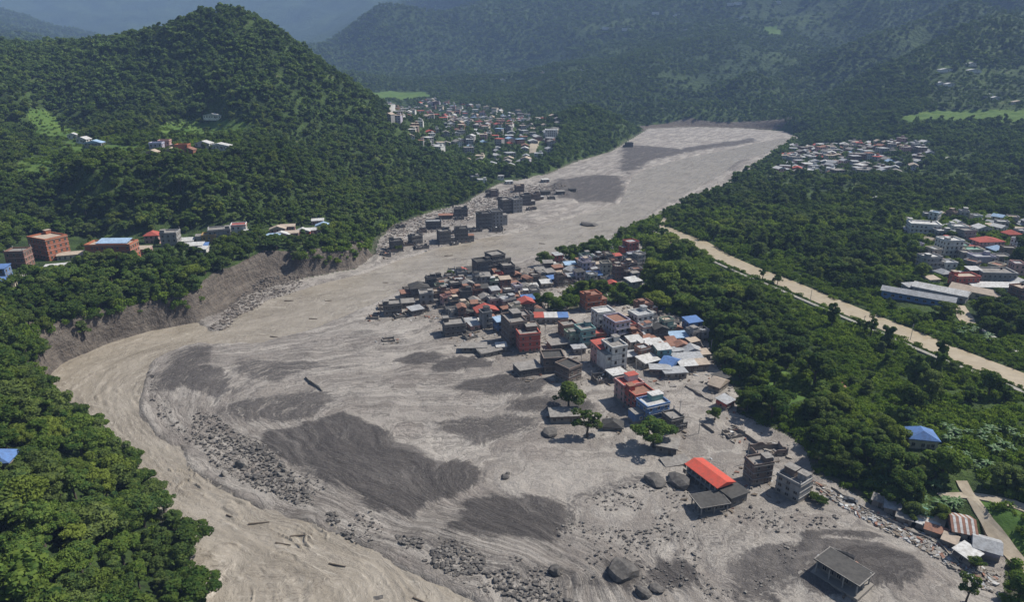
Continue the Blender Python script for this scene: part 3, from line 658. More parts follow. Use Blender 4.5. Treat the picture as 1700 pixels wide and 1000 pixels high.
def cast(seed, y0, y1, s, amin=None, marg=.19):
    rs = np.random.RandomState(seed); ys = np.arange(y0, y1, s); am = (.76 * 1.25 if y0 < 300 else .76) + marg
    xs = np.arange(-am * y1, am * y1, s); X, Y = np.meshgrid(xs, ys); X = X + rs.uniform(-.48, .48, X.shape) * s; Y = Y + rs.uniform(-.48, .48, Y.shape) * s
    X = X.ravel(); Y = Y.ravel(); k = np.abs(X / Y) < am; return X[k], Y[k], rs
# ------------------------------------------------------------------ building kit
WALLC = dict(white=((.62, .61, .58), (.45, .44, .41)), cream=((.52, .47, .37), (.38, .34, .26)), grey=((.30, .295, .285), (.20, .195, .19)), dark=((.135, .128, .12), (.09, .085, .08)),
 brick=((.215, .118, .085), (.15, .09, .07)), brown=((.19, .145, .12), (.125, .10, .085)), red=((.42, .105, .075), (.31, .085, .065)), pink=((.50, .30, .27), (.40, .25, .225)), lilac=((.40, .37, .44), (.30, .28, .33)),
 teal=((.19, .33, .31), (.15, .25, .24)), blue=((.13, .22, .40), (.10, .16, .29)), ochre=((.40, .26, .10), (.30, .20, .085)), green=((.24, .31, .24), (.18, .24, .18)), orange=((.36, .125, .065), (.28, .105, .06)))
ROOFC = dict(white=((.50, .50, .49), (.31, .30, .28)), grey=((.34, .35, .36), (.22, .22, .22)), rust=((.26, .135, .095), (.17, .10, .075)), red=((.38, .085, .065), (.27, .085, .065)), blue=((.10, .19, .40), (.085, .14, .27)),
 concrete=((.25, .235, .215), (.15, .14, .13)), dark=((.075, .072, .067), (.048, .046, .044)), pale_blue=((.30, .42, .56), (.22, .30, .40)), tan=((.40, .33, .26), (.30, .25, .20)), green=((.16, .30, .24), (.12, .21, .17)), vermilion=((.50, .082, .055), (.36, .085, .06)))
WALLM = {k: plain(k + '_plaster', a, b, scale=.55, mudline=True, streak=True) for k, (a, b) in WALLC.items()}
ROOFM = {k: plain(k + '_roofing', a, b, rough=.85, scale=.9, spec=.18) for k, (a, b) in ROOFC.items()}
GLASS = plain('dark_window_glass', (.018, .020, .022), (.03, .03, .032), rough=.25, spec=.5)
FRAME = plain('window_frame', (.30, .27, .23), scale=2); SHUT = plain('rolling_shutter', (.13, .15, .17), scale=2); BLACK = plain('black_plastic', (.02, .02, .022), rough=.5)
TIMBER = plain('grey_timber', (.16, .13, .10), scale=2); STEEL = plain('rusty_steel', (.14, .10, .08), scale=3)
_unit = {}
def from_py(name, v, f, mats, mi=None):
    me = bpy.data.meshes.new(name); me.from_pydata(v, [], f); [me.materials.append(m) for m in mats]
    if mi: me.polygons.foreach_set('material_index', mi)
    me.update(); return me
def ubox(mat):
    k = ('box', mat.name)
    if k not in _unit:
        v = [(x, y, z) for z in (0, 1) for x, y in ((-.5, -.5), (.5, -.5), (.5, .5), (-.5, .5))]
        _unit[k] = from_py('block', v, [(3, 2, 1, 0), (4, 5, 6, 7), (0, 1, 5, 4), (1, 2, 6, 5), (2, 3, 7, 6), (3, 0, 4, 7)], [mat])
    return _unit[k]
def uring(mat, t=.045):
    k = ('ring', mat.name)
    if k not in _unit:
        o = .5; i = .5 - t; v = []
        for z in (0, 1):
            for q in (o, i): v += [(-q, -q, z), (q, -q, z), (q, q, z), (-q, q, z)]
        f = []
        for a in range(4):
            b = (a + 1) % 4
            f += [(a, b, 8 + b, 8 + a), (4 + b, 4 + a, 12 + a, 12 + b), (8 + a, 8 + b, 12 + b, 12 + a)]
        _unit[k] = from_py('parapet', v, f, [mat])
    return _unit[k]
def ugable(mat, hip=0.0):
    """two sheet roof, ridge along y, ribs in the sheet, unit footprint and height"""
    k = ('gable', mat.name, hip)
    if k not in _unit:
        v = [(-.5, -.5, 0), (.5, -.5, 0), (.5, .5, 0), (-.5, .5, 0), (0, -.5 + hip, 1), (0, .5 - hip, 1), (-.5, -.5, -.12), (.5, -.5, -.12), (.5, .5, -.12), (-.5, .5, -.12)]
        f = [(0, 4, 5, 3), (1, 2, 5, 4), (0, 1, 4), (2, 3, 5), (6, 7, 1, 0), (7, 8, 2, 1), (8, 9, 3, 2), (9, 6, 0, 3), (9, 8, 7, 6)]
        _unit[k] = from_py('pitched_roof', v, f, [mat])
    return _unit[k]
def umono(mat):
    k = ('mono', mat.name)
    if k not in _unit:
        v = [(-.5, -.5, 0), (.5, -.5, 0), (.5, .5, 1), (-.5, .5, 1), (-.5, -.5, -.25), (.5, -.5, -.25), (.5, .5, .75), (-.5, .5, .75)]
        _unit[k] = from_py('sheet_roof', v, [(0, 1, 2, 3), (7, 6, 5, 4), (4, 5, 1, 0), (5, 6, 2, 1), (6, 7, 3, 2), (7, 4, 0, 3)], [mat])
    return _unit[k]
def uwindow(fm):
    """a window facing -y: raised frame and sill round a set back pane, with one mullion"""
    k = ('win', fm.name)
    if k not in _unit:
        v = []; f = []; mi = []
        def bx(x0, x1, y0, y1, z0, z1, m):
            o = len(v); v.extend([(x0, y0, z0), (x1, y0, z0), (x1, y1, z0), (x0, y1, z0), (x0, y0, z1), (x1, y0, z1), (x1, y1, z1), (x0, y1, z1)])
            for q in ((3, 2, 1, 0), (4, 5, 6, 7), (0, 1, 5, 4), (1, 2, 6, 5), (2, 3, 7, 6), (3, 0, 4, 7)): f.append(tuple(o + i for i in q)); mi.append(m)
        bx(-.42, .42, -.025, .05, .08, .92, 0)
        bx(-.5, -.42, -.10, .05, 0, 1, 1); bx(.42, .5, -.10, .05, 0, 1, 1); bx(-.42, .42, -.10, .05, .92, 1, 1); bx(-.58, .58, -.20, .05, -.07, .0, 1); bx(-.42, .42, -.10, .05, 0, .08, 1); bx(-.03, .03, -.08, -.026, .08, .92, 1)
        _unit[k] = from_py('window', v, f, [GLASS, fm], mi)
    return _unit[k]
def utank():
    if 'tank' not in _unit:
        v, f = [], []; n = 10
        for z, r in ((0, .5), (.75, .5), (.92, .36), (1, .12)):
            for a in range(n): v.append((r * math.cos(6.2832 * a / n), r * math.sin(6.2832 * a / n), z))
        for j in range(3):
            for a in range(n): f.append((j * n + a, j * n + (a + 1) % n, (j + 1) * n + (a + 1) % n, (j + 1) * n + a))
        f.append(tuple(range(3 * n, 4 * n))); _unit['tank'] = from_py('water_tank', v, f, [BLACK])
    return _unit['tank']
def part(p, name, me, x, y, z, sx, sy, sz, rz=0.0, tilt=None, **kw):
    o = link(name, me, p, **kw); o.location = (x, y, z); o.scale = (sx, sy, sz); o.rotation_euler = (tilt[0], tilt[1], rz) if tilt else (0, 0, rz); return o

HOUSES = []; rnd = random.Random(4)
NUM = {1: 'low', 2: 'two storey', 3: 'three storey', 4: 'four storey', 5: 'five storey'}
COLN = dict(dark='dark grey', brick='brown brick', pale_blue='pale blue', vermilion='bright red', brown='dull brown', rust='rusty brown', ochre='ochre')
def cn_(c): return COLN.get(c, c)
def house(u, v, w, d, n, wall, roof='flat', rc='concrete', rz=23, place='', label=None, group=None, sh=3.0, name='house', cat='house', win=True, tower=None, tanks=0, slabs=True, balcony=False, wt='grey', loc=None, sink=0.0, posts=0, blank=False, wincol=FRAME, shop=False, terrace=None, z=None):
    p = loc or at(u, v); rzr = R(rz)
    t = thing(name, '', cat, (p.x, p.y, p.z - sink), rzr, group)
    wm, rm = WALLM[wall], ROOFM[rc]; H = n * sh
    part(t, 'wall', ubox(wm), 0, 0, -2.0, w, d, H + 2.0)
    if n > 1 and slabs:
        for i in range(1, n): part(t, 'floor_slab', ubox(WALLM[wt]), 0, 0, i * sh - .12, w + .36, d + .36, .2)
    if roof == 'flat':
        part(t, 'roof', ubox(rm), 0, 0, H, w + .7, d + .7, .22)
        part(t, 'parapet', uring(wm), 0, 0, H + .22, w + .3, d + .3, .8)
        if tower is None: tower = n >= 2 and rnd.random() < .6
        if tower:
            tx, ty = rnd.choice((-1, 1)) * (w / 2 - 1.7), rnd.choice((-1, 1)) * (d / 2 - 1.9)
            s = part(t, 'stair_tower', ubox(wm), tx, ty, H + .22, 2.7, 3.1, 2.3)
            part(t, 'tower_roof', ubox(rm), tx, ty, H + 2.5, 3.2, 3.6, .16)
        for i in range(tanks): part(t, 'water_tank', utank(), w * .28 - 1.4 * i, d * .3, H + .24, 1.15, 1.15, 1.4)
        for i in range(posts):
            a, b = ((-1, -1), (1, -1), (1, 1), (-1, 1), (0, -1), (0, 1))[i % 6]; part(t, 'column', ubox(WALLM['grey']), a * (w / 2 - .3), b * (d / 2 - .3), H + .2, .3, .3, 1.7 + (i % 3) * .3)
    elif roof == 'gable':
        part(t, 'roof', ugable(rm), 0, 0, H - .05, w + 1.0, d + 1.0, min(w * .24, 2.2))
    elif roof == 'hip':
        part(t, 'roof', ugable(rm, .3), 0, 0, H - .05, w + 1.2, d + 1.2, min(w * .28, 2.4))
    elif roof == 'shed':
        part(t, 'roof', umono(rm), 0, 0, H + .2, w + .8, d + .8, .75)
    elif roof == 'deck':
        part(t, 'roof', ubox(rm), 0, 0, H, w + 1.2, d + 1.2, .3)
    ww_, wh_ = rnd.uniform(.95, 1.5), rnd.uniform(1.15, 1.6)
    if win:
        def row(L, ax, face):
            k = max(1, int(L / 2.7)); 
            for s in range(n):
                for j in range(k):
                    if rnd.random() < .1: continue
                    q = (j + .5) / k * L - L / 2; z0 = s * sh + .95
                    if s == 0 and shop and face == 0:
                        part(t, 'shutter', ubox(SHUT), q, -d / 2 - .02, .15, L / k * .8, .10, 2.3); continue
                    X, Y, a = ((q, -d / 2, 0), (-w / 2, -q, -math.pi / 2), (w / 2, q, math.pi / 2), (q, d / 2, math.pi))[face]
                    part(t, 'window', uwindow(wincol), X, Y, z0, ww_, 1.0, wh_, a)
        f = Vector((math.sin(rzr), -math.cos(rzr))); tocam = -Vector((p.x, p.y)).normalized()
        if not blank: row(w, 0, 0)
        side = Vector((-math.cos(rzr), -math.sin(rzr)))
        row(d, 0, 1 if side.dot(tocam) > 0 else 2)
    if n >= 2 and rnd.random() < .42:
        sx = rnd.choice((-1, 1)); aw, ad = w * rnd.uniform(.35, .6), d * rnd.uniform(.5, .85); ah = (n - 1) * sh * rnd.choice((1, 1, .6)); part(t, 'annex', ubox(wm), sx * (w / 2 + aw / 2 - .05), rnd.uniform(-.1, .1) * d, -2, aw, ad, ah + 2); part(t, 'annex_roof', ubox(ROOFM[rnd.choice(('concrete', 'grey', 'rust', 'concrete', 'dark'))]), sx * (w / 2 + aw / 2 - .05), 0, ah, aw + .5, ad + .6, .2)
        part(t, 'window', uwindow(wincol), sx * (w / 2 + aw / 2), -ad / 2 + rnd.uniform(-.1, .1) * 0 - .1 * d, max(.8, ah - 2.1), 1.2, 1.0, 1.2)
    if balcony:
        for s in range(1, n):
            part(t, 'balcony', ubox(WALLM['white' if wall != 'white' else 'grey']), 0, -d / 2 - .55, s * sh - .1, w * .9, 1.1, .16)
            part(t, 'railing', uring(WALLM[wall], .03), 0, -d / 2 - .55, s * sh + .06, w * .9, 1.0, .75)
    if terrace:
        tw, tc = terrace; part(t, 'roof_room', ubox(WALLM[tc]), w * .2, d * .22, H + .2, w * .5, d * .45, 2.5); part(t, 'room_roof', ubox(rm), w * .2, d * .22, H + 2.7, w * .55, d * .5, .14)
    if n == 1 or not place.startswith(('in the mud', 'on the left bank')):
        part(t, 'door', ubox(TIMBER), w * .18, -d / 2 - .02, 0, 1.0, .09, 2.05)
    size = 'long ' if max(w, d) > 15 else ('small ' if max(w, d) < 6.5 else '')
    rt = {'flat': f'{cn_(rc)} flat roof', 'gable': f'{cn_(rc)} pitched roof', 'hip': f'{cn_(rc)} hipped roof', 'shed': f'{cn_(rc)} sheet roof', 'deck': f'{cn_(rc)} slab roof'}[roof]
    base = label or f'{size}{NUM.get(n, "tall")} {cn_(wall)} {cat} with {rt} {place}'
    if 'left road' in place or 'above the cliff' in place: KEEP_OUT.append((p.x - p.x / p.y * 8, p.y - 8, 6.5))
    HOUSES.append((t, base, u, max(w, d) * .55)); KEEP_OUT.append((p.x, p.y, max(w, d) * .55 + 1.2))
    return t
def ruin(u, v, w, d, h, wall, label, rz=23, roofless=True, rc='concrete', cat='ruin', tilt=(0, 0), seed=0, group=None, place=''):
    """broken walls of uneven height round a mud filled room, with what is left of the slab"""
    r = random.Random(seed or int(u * 7 + v)); p = at(u, v); t = thing('ruined_house', '', cat, p, R(rz), group); wm = WALLM[wall]
    for k, (x, y, L, a) in enumerate(((0, -d / 2, w, 0), (0, d / 2, w, 0), (-w / 2, 0, d, math.pi / 2), (w / 2, 0, d, math.pi / 2))):
        n = max(3, int(L / 1.3)); V = []; Fq = []
        for i in range(n + 1):
            q = -L / 2 + L * i / n; hh = max(.35, h * r.uniform(.55, 1.1) * (1 if roofless else 1.0)) if roofless else h
            for yy in (-.14, .14): V += [(q, yy, -1.5), (q, yy, hh)]
        for i in range(n):
            o = i * 4; Fq += [(o, o + 4, o + 5, o + 1), (o + 6, o + 2, o + 3, o + 7), (o + 1, o + 5, o + 7, o + 3)]
        Fq += [(0, 1, 3, 2), (n * 4, n * 4 + 2, n * 4 + 3, n * 4 + 1)]
        me = from_py('broken_wall', V, Fq, [wm]); o = link('wall', me, t); o.location = (x, y, 0); o.rotation_euler = (0, 0, a)
    if not roofless: part(t, 'roof', ubox(ROOFM[rc]), 0, 0, h, w + .8, d + .8, .25, tilt=tilt)
    else:
        for i in range(r.randint(3, 6)): part(t, 'fallen_slab', ubox(ROOFM[r.choice(['concrete', 'grey', 'rust', 'white'])]), r.uniform(-.35, .35) * w, r.uniform(-.35, .35) * d, r.uniform(.2, h * .7), r.uniform(.8, 2.4), r.uniform(.6, 2), .14, r.random() * 3, tilt=(r.uniform(-.5, .5), r.uniform(-.5, .5)))
        for a, b in ((-1, -1), (1, -1), (1, 1), (-1, 1)): part(t, 'column', ubox(WALLM['grey']), a * w / 2, b * d / 2, -1, .34, .34, h * r.uniform(1.0, 1.35) + 1)
    n = max(1, int(w / 3))
    for i in range(n):
        if h > 2.2: part(t, 'window_opening', uwindow(FRAME), (i + .5) / n * w - w / 2, -d / 2 - .14, .7, 1.1, .7, 1.0)
    HOUSES.append((t, f'{label} {place}'.strip(), u, w)); KEEP_OUT.append((p.x, p.y, max(w, d) * .55 + 1)); return t
ORD = ['leftmost', 'second from left', 'third from left', 'fourth from left', 'fifth from left', 'sixth from left', 'seventh from left', 'eighth from left', 'ninth from left', 'tenth from left', 'eleventh from left', 'twelfth from left']
def name_apart(items):
    """labels that would be the same get their order from the left, where the eye can still count them"""
    by = {}
    for it in items: by.setdefault(' '.join(it[1].split()), []).append(it)
    for base, its in by.items():
        its.sort(key=lambda i: i[2])
        for k, it in enumerate(its):
            if len(its) == 1: lab = base
            elif len(its) <= 12: lab = f'{base}, ' + ('rightmost' if k == len(its) - 1 else ORD[k])
            else: lab = base
            it[0]['label'] = ' '.join(lab.split()[:16]).rstrip(',')

def joined_houses(name, items, label):
    """many far houses too small to pick apart: one mesh with walls, roofs, slabs and windows"""
    V, Fc, MI, mats = [], [], [], []
    def mi(m):
        if m not in mats: mats.append(m)
        return mats.index(m)
    def bx(M, x, y, z, sx, sy, sz, m):
        o = len(V)
        for zz in (z, z + sz):
            for a, b in ((-.5, -.5), (.5, -.5), (.5, .5), (-.5, .5)): V.append(tuple(M @ Vector((x + a * sx, y + b * sy, zz))))
        for q in ((4, 5, 6, 7), (0, 1, 5, 4), (1, 2, 6, 5), (2, 3, 7, 6), (3, 0, 4, 7)): Fc.append(tuple(o + i for i in q)); MI.append(m)
    for loc, w, d, n, wl, rf, rc, rz, r in items:
        M = Matrix.Translation(loc) @ Matrix.Rotation(R(rz), 4, 'Z'); H = n * 3.0; wm, rm = mi(WALLM[wl]), mi(ROOFM[rc]); gm = mi(GLASS)
        bx(M, 0, 0, -2, w, d, H + 2, wm)
        if rf == 'flat':
            bx(M, 0, 0, H, w + .7, d + .7, .3, rm)
            if r.random() < .5: bx(M, w * .25, d * .2, H + .3, 3, 3.2, 2.3, wm); bx(M, w * .25, d * .2, H + 2.6, 3.4, 3.6, .2, rm)
        else:
            o = len(V); a, b, h = w / 2 + .5, d / 2 + .5, min(w * .25, 2.2)
            for q in ((-a, -b, H), (a, -b, H), (a, b, H), (-a, b, H), (0, -b, H + h), (0, b, H + h)): V.append(tuple(M @ Vector(q)))
            for q in ((0, 4, 5, 3), (1, 2, 5, 4), (0, 1, 4), (2, 3, 5)): Fc.append(tuple(o + i for i in q)); MI.append(rm)
        for s in range(n):
            for j in range(max(1, int(w / 3))): bx(M, (j + .5) / max(1, int(w / 3)) * w - w / 2, -d / 2, s * 3 + 1, 1.2, .12, 1.3, gm)
            for j in range(max(1, int(d / 3))): bx(M, -w / 2, (j + .5) / max(1, int(d / 3)) * d - d / 2, s * 3 + 1, .12, 1.2, 1.3, gm)
    link(name, from_py(name, V, Fc, mats, MI), kind='stuff', label=label)
# ------------------------------------------------------------------ the village in the mud
M1, M2 = 'in the mud', 'flooded village houses'
# lower end, nearest
def red_hall():
    p = at(1176, 806); t = thing('market_hall', '', 'hall', p, R(27)); w, d, h = 6.0, 14.5, 4.5
    part(t, 'wall', ubox(WALLM['dark']), 0, 0, -2, w, d, h + 2)
    part(t, 'roof', ugable(ROOFM['vermilion']), 0, 0, h + .5, w + 2.2, d + 1.6, 1.25)
    for i in range(7):
        for s in (-1, 1): part(t, 'column', ubox(WALLM['grey']), s * (w / 2 + .8), -d / 2 + .5 + i * (d - 1) / 6, -1, .3, .3, h + 1.5)
    part(t, 'balcony', ubox(WALLM['grey']), -w / 2 - .5, 0, 2.5, 1.1, d, .2)
    for i in range(6): part(t, 'window', uwindow(FRAME), -w / 2, -d / 2 + 1.6 + i * 2.9, .6, 1.3, 1, 1.5, -math.pi / 2); part(t, 'window', uwindow(FRAME), -w / 2, -d / 2 + 1.6 + i * 2.9, 3.0, 1.3, 1, 1.3, -math.pi / 2)
    HOUSES.append((t, 'long market hall with bright red pitched roof standing in the mud', 1180, 9)); KEEP_OUT.append((p.x, p.y, 12))
red_hall()
house(1212, 829, 7, 7.5, 1, 'dark', 'deck', 'dark', rz=27, sh=3.9, label='dark flat roofed annex at the lower end of the red hall', group=M2, win=True)
def pavilion(u, v, w, d, h, rz, label, tilt=(0, 0), seed=1):
    p = at(u, v); t = thing('open_pavilion', '', 'pavilion', p, R(rz)); r = random.Random(seed)
    part(t, 'roof', ubox(ROOFM['dark']), 0, 0, h, w + 1.6, d + 1.6, .3, tilt=tilt); part(t, 'roof_edge', uring(ROOFM['concrete'], .02), 0, 0, h + .3, w + 1.6, d + 1.6, .12, tilt=tilt)
    part(t, 'wall', ubox(WALLM['dark']), w * .12, d * .1, -1.5, w * .72, d * .78, h + 1.4)
    for a in (-.5, 0, .5):
        for b in (-.5, -.17, .17, .5):
            if a == 0 and abs(b) < .4: continue
            part(t, 'column', ubox(WALLM['grey']), a * w, b * d, -1.5, .32, .32, h + 1.5)
    part(t, 'plinth', ubox(WALLM['grey']), 0, 0, -1.5, w + 2, d + 2, 1.9)
    for i in range(3): part(t, 'window', uwindow(FRAME), (i - 1) * w * .24 + w * .12, d * .1 - d * .39, 1.0, 1.3, 1, 1.6)
    for i in range(4): part(t, 'window', uwindow(FRAME), w * .12 - w * .36, d * .1 + (i - 1.5) * d * .18, 1.0, 1.3, 1, 1.6, -math.pi / 2)
    HOUSES.append((t, label, u, 8)); KEEP_OUT.append((p.x, p.y, max(w, d) * .6 + 1))
pavilion(1177, 846, 9.2, 6.0, 3.6, 14, 'low open pavilion with dark flat roof below the red hall')
pavilion(1397, 962, 7.2, 11.5, 4.2, 38, 'dark open sided hall on its own sand bar at the bottom', tilt=(.03, .05))
house(1256, 797, 7.6, 5.6, 3, 'brown', rz=15, sh=2.5, label='square three storey brown brick house right of the red hall', group=M2, tower=True, posts=4, balcony=False)
house(1314, 822, 6.4, 8.6, 3, 'grey', rz=36, label='tall grey plaster house nearest the trees, right of the brick one', group=M2, sh=2.25, posts=2, tower=True, win=True, terrace=(1, 'brown'), blank=True)
ruin(1274, 753, 12, 6, 2.8, 'brown', 'roofless brick ruin full of debris behind the brown brick house', rz=10)
ruin(1217, 723, 7, 4.5, 1.8, 'brown', 'small broken walls between the mud and the trees')
house(1107, 747, 7.5, 6.5, 1, 'dark', 'deck', 'concrete', rz=-20, label='low house with slab roof under the bright green tree', group=M2)
p = at(1121, 768); t = thing('buried_slab', '', 'slab', p, R(12)); part(t, 'slab', ubox(ROOFM['concrete']), 0, 0, .5, 10, 6, .35, tilt=(.03, -.04)); part(t, 'base', ubox(WALLM['dark']), 0, 0, -1, 9.4, 5.4, 1.5)
HOUSES.append((t, 'pale roof slab buried to its edge in front of the red hall', 1121, 6))
house(1115, 712, 5.6, 6.5, 2, 'dark', 'flat', 'concrete', rz=23, sh=2.8, label='dark stub of a house right of the bright green tree', group=M2, posts=4, tower=False)
# the colourful row
house(1043, 662, 9.5, 8.0, 3, 'pink', 'flat', 'red', rz=23, sh=2.6, label='pink house with red and white terraces, upper end of the colourful row', group=M2, balcony=True, terrace=(1, 'white'), tower=False)
house(1060, 676, 9.5, 8.5, 3, 'red', 'flat', 'rust', rz=23, sh=2.5, label='red house with rusty terrace in the middle of the colourful row', group=M2, balcony=True, tower=True)
house(1082, 694, 10.5, 8.0, 3, 'blue', 'flat', 'white', rz=23, sh=2.4, label='blue and white house at the lower end of the colourful row', group=M2, balcony=True, terrace=(1, 'teal'), wincol=WALLM['white'])
house(998, 603, 7, 9, 3, 'pink', 'shed', 'red', rz=23, sh=3.2, label='pink house with red sheet roof left of the white one', group=M2)
house(1018, 609, 8, 10, 4, 'white', rz=23, sh=2.9, label='white four storey house standing alone beside the red roof', group=M2, tanks=2, tower=True, wincol=TIMBER)
ruin(1000, 633, 8, 6, 3.2, 'dark', 'dark broken shell below the white house', roofless=True)
house(1023, 629, 7, 6, 1, 'grey', 'deck', 'white', rz=23, sh=3.4, label='low grey house with pale slab roof below the white house', group=M2)
ruin(876, 617, 11, 8, 3.0, 'dark', 'low dark house with pale broken slab left of the two storey block', roofless=False, rc='concrete', tilt=(.02, .03))
house(917, 612, 10, 9, 2, 'brown', 'flat', 'dark', rz=8, sh=3.3, label='dark two storey block with flat roof at the edge of the sand', group=M2, tower=False)
house(943, 629, 8, 9, 2, 'brown', 'flat', 'dark', rz=40, sh=3.4, label='brown two storey house above the lone dark tree', group=M2, tower=False)
house(937, 696, 12, 6, 1, 'brown', 'shed', 'concrete', rz=5, sh=2.8, label='low half buried house below the lone dark tree', group=M2, win=True)
house(1017, 710, 7.5, 5.2, 1, 'brown', 'hip', 'dark', rz=-10, sh=1.6, label='brown buried hut with hipped roof left of the bright green tree', group=M2, win=False)
# tall red block and around
house(853, 568, 9, 14, 4, 'brown', rz=20, sh=3.2, label='tall brown block with stepped terraces behind the red front', group=M2, terrace=(1, 'dark'), posts=4)
house(876, 580, 10.5, 9, 3, 'red', rz=14, sh=3.1, label='red fronted three storey block in the middle of the village', group=M2, balcony=False, tower=True, terrace=(1, 'brown'), wt='pink')
house(787, 582, 12, 6, 1, 'dark', 'deck', 'concrete', rz=3, sh=2.6, label='low dark sheds left of the red block', group=M2)
ruin(812, 588, 11, 7, 2.6, 'dark', 'collapsed dark slab house left of the red block', roofless=False, rc='concrete', tilt=(.05, -.06))
house(832, 583, 5, 4, 1, 'grey', 'shed', 'white', rz=10, label='tiny shed with white sheet roof against the red block', group=M2)
house(754, 553, 11, 9, 2, 'dark', 'flat', 'concrete', rz=15, sh=2.9, label='grey two storey house standing apart at the left edge', group=M2, tower=True)
# long low shed, three roofs
for i, (u, c, wl) in enumerate(((897, 'red', 'white'), (914, 'white', 'grey'), (932, 'blue', 'red'))):
    house(u, 534, 6.6, 6, 1, 'grey', 'shed', c, rz=2, sh=3.4, label=f'{["left", "middle", "right"][i]} part of the long low shed, under {c} sheets', group=M2, name='shed', cat='shed')
# right of the road
ROWS = [(926,577,9,7,1,'dark','deck','concrete',18,''),(953,571,8,8,2,'green','flat','concrete',18,''),(970,572,8,8,3,'teal','flat','concrete',18,''),(990,570,7,8,2,'brick','flat','red',18,''),(942,556,8,7,2,'brick','flat','concrete',18,''),
 (980,513,10,8,3,'orange','flat','rust',15,''),(1000,542,10,8,3,'white','flat','white',20,''),(1022,566,9,11,4,'lilac','flat','pink',28,''),(1062,546,10,9,3,'white','flat','grey',20,''),(1066,528,8,7,3,'brick','flat','rust',20,''),
 (1148,549,8,7,2,'blue','shed','blue',15,''),(1155,553,7,5,1,'grey','shed','white',15,''),(1125,566,9,7,1,'grey','shed','pale_blue',12,''),(1094,561,7,6,2,'dark','gable','dark',12,''),(1102,547,7,6,1,'brown','gable','grey',12,''),
 (1112,610,10,6,1,'blue','gable','blue',50,''),(1140,602,14,6,1,'teal','shed','white',10,''),(1148,590,9,6,1,'green','gable','grey',10,''),(1098,596,7,6,2,'teal','shed','white',15,''),(1075,606,9,7,1,'grey','shed','white',30,''),
 (1118,625,10,6,1,'grey','deck','grey',5,''),(1095,620,9,5,1,'brown','deck','grey',-5,''),(1140,614,8,5,1,'brown','shed','white',8,''),(1160,612,8,5,1,'brown','shed','tan',8,''),(1192,645,9,5,1,'brown','gable','tan',50,''),
 (1203,675,6,5,1,'red','shed','grey',35,''),(1195,636,6,5,1,'dark','shed','dark',30,''),(1052,582,7,6,2,'cream','shed','white',20,''),(1073,588,7,6,2,'grey','shed','white',20,''),(1047,598,6,5,1,'dark','shed','grey',20,''),(1107,582,6,5,1,'brown','shed','orange' if False else 'rust',20,''),
 (1130,581,7,5,1,'dark','gable','rust',10,''),(1088,577,6,5,1,'brown','shed','white',15,''),(1120,552,6,5,1,'brick','gable','rust',25,''),(1165,595,6,5,1,'tan' if False else 'cream','shed','tan',15,''),(1040,556,7,6,2,'red','flat','concrete',20,''),
 (1012,588,6,6,1,'brown','shed','red',20,''),(960,585,6,5,1,'grey','deck','grey',18,''),(1060,565,6,5,1,'green','shed','grey',18,'')]
for u, v, w, d, n, wl, rf, rc, rz, _ in ROWS:
    rc = rc if rc in ROOFM else 'rust'
    if rc == 'white' and n == 1 and rnd.random() < .5: rc = rnd.choice(('grey', 'tan', 'concrete'))
    house(u, v, w, d, n, wl, rf, rc, rz=rz + rnd.uniform(-6, 6), place='on the tree side', group=M2, shop=rnd.random() < .3, tanks=rnd.choice((0, 0, 1)), balcony=n >= 3 and rnd.random() < .6)
# crowded core: one house after the other down the slope of roofs
CORE = [(800,462,10,9,4,'dark','flat','dark'),(822,458,10,10,5,'dark','flat','concrete'),(842,462,8,8,3,'dark','flat','concrete'),(722,478,10,8,2,'dark','flat','dark'),(742,482,9,9,2,'brown','flat','concrete'),(696,490,11,9,2,'dark','hip','dark'),
 (652,520,10,8,2,'dark','flat','concrete'),(676,508,8,7,1,'dark','deck','concrete'),(708,502,8,8,2,'grey','flat','concrete'),(690,520,7,7,1,'dark','deck','grey'),(1046,421,9,8,3,'red','flat','lilac'),(1052,436,8,8,2,'lilac','flat','grey'),(972,446,7,9,3,'green','flat','concrete'),
 (991,444,8,5,1,'white','deck','tan'),(925,436,6,6,2,'red','shed','grey'),(917,446,5,5,1,'white','shed','white'),(946,445,8,6,1,'grey','shed','pale_blue'),(950,455,10,7,1,'dark','gable','grey'),(986,462,9,7,1,'blue','shed','blue'),(918,468,7,6,1,'blue','shed','blue'),(906,476,7,6,1,'cream','shed','white'),
 (873,525,8,7,3,'dark','gable','red'),(876,511,7,6,2,'grey','shed','blue'),(807,530,12,8,2,'brown','gable','red'),(840,520,8,8,3,'grey','flat','grey'),(832,548,7,6,2,'blue','shed','pale_blue'),(862,549,9,8,3,'brown','flat','concrete'),(1050,480,8,8,2,'grey','shed','white'),(1016,477,6,5,1,'pink','gable','red'),(880,560,8,8,2,'brown','flat','tan')]
def pick_roof(r):
    return r.choices(['concrete', 'grey', 'rust', 'white', 'tan', 'dark', 'red', 'blue', 'pale_blue'], [10, 9, 8, 2.6, 5, 8, .7, .6, .8])[0]
def fill(poly, step, seed, ymin, ymax, lst):
    """more footprints on the ground between those already placed"""
    r = random.Random(seed); c = [at(u, v, ymin, ymax) for u, v in poly]; q = [(a.x, a.y) for a in c]
    x0, x1 = min(a[0] for a in q), max(a[0] for a in q); y0, y1 = min(a[1] for a in q), max(a[1] for a in q)
    out = []; y = y0
    while y < y1:
        x = x0
        while x < x1:
            X, Y = x + r.uniform(-.25, .25) * step, y + r.uniform(-.25, .25) * step
            if inpoly(np.array([X]), np.array([Y]), q)[0] and all((X - a) ** 2 + (Y - b) ** 2 > (rr + step * .22) ** 2 for a, b, rr in lst):
                out.append((X, Y)); lst.append((X, Y, step * .22))
            x += step
        y += step
    return out, r
occ = []
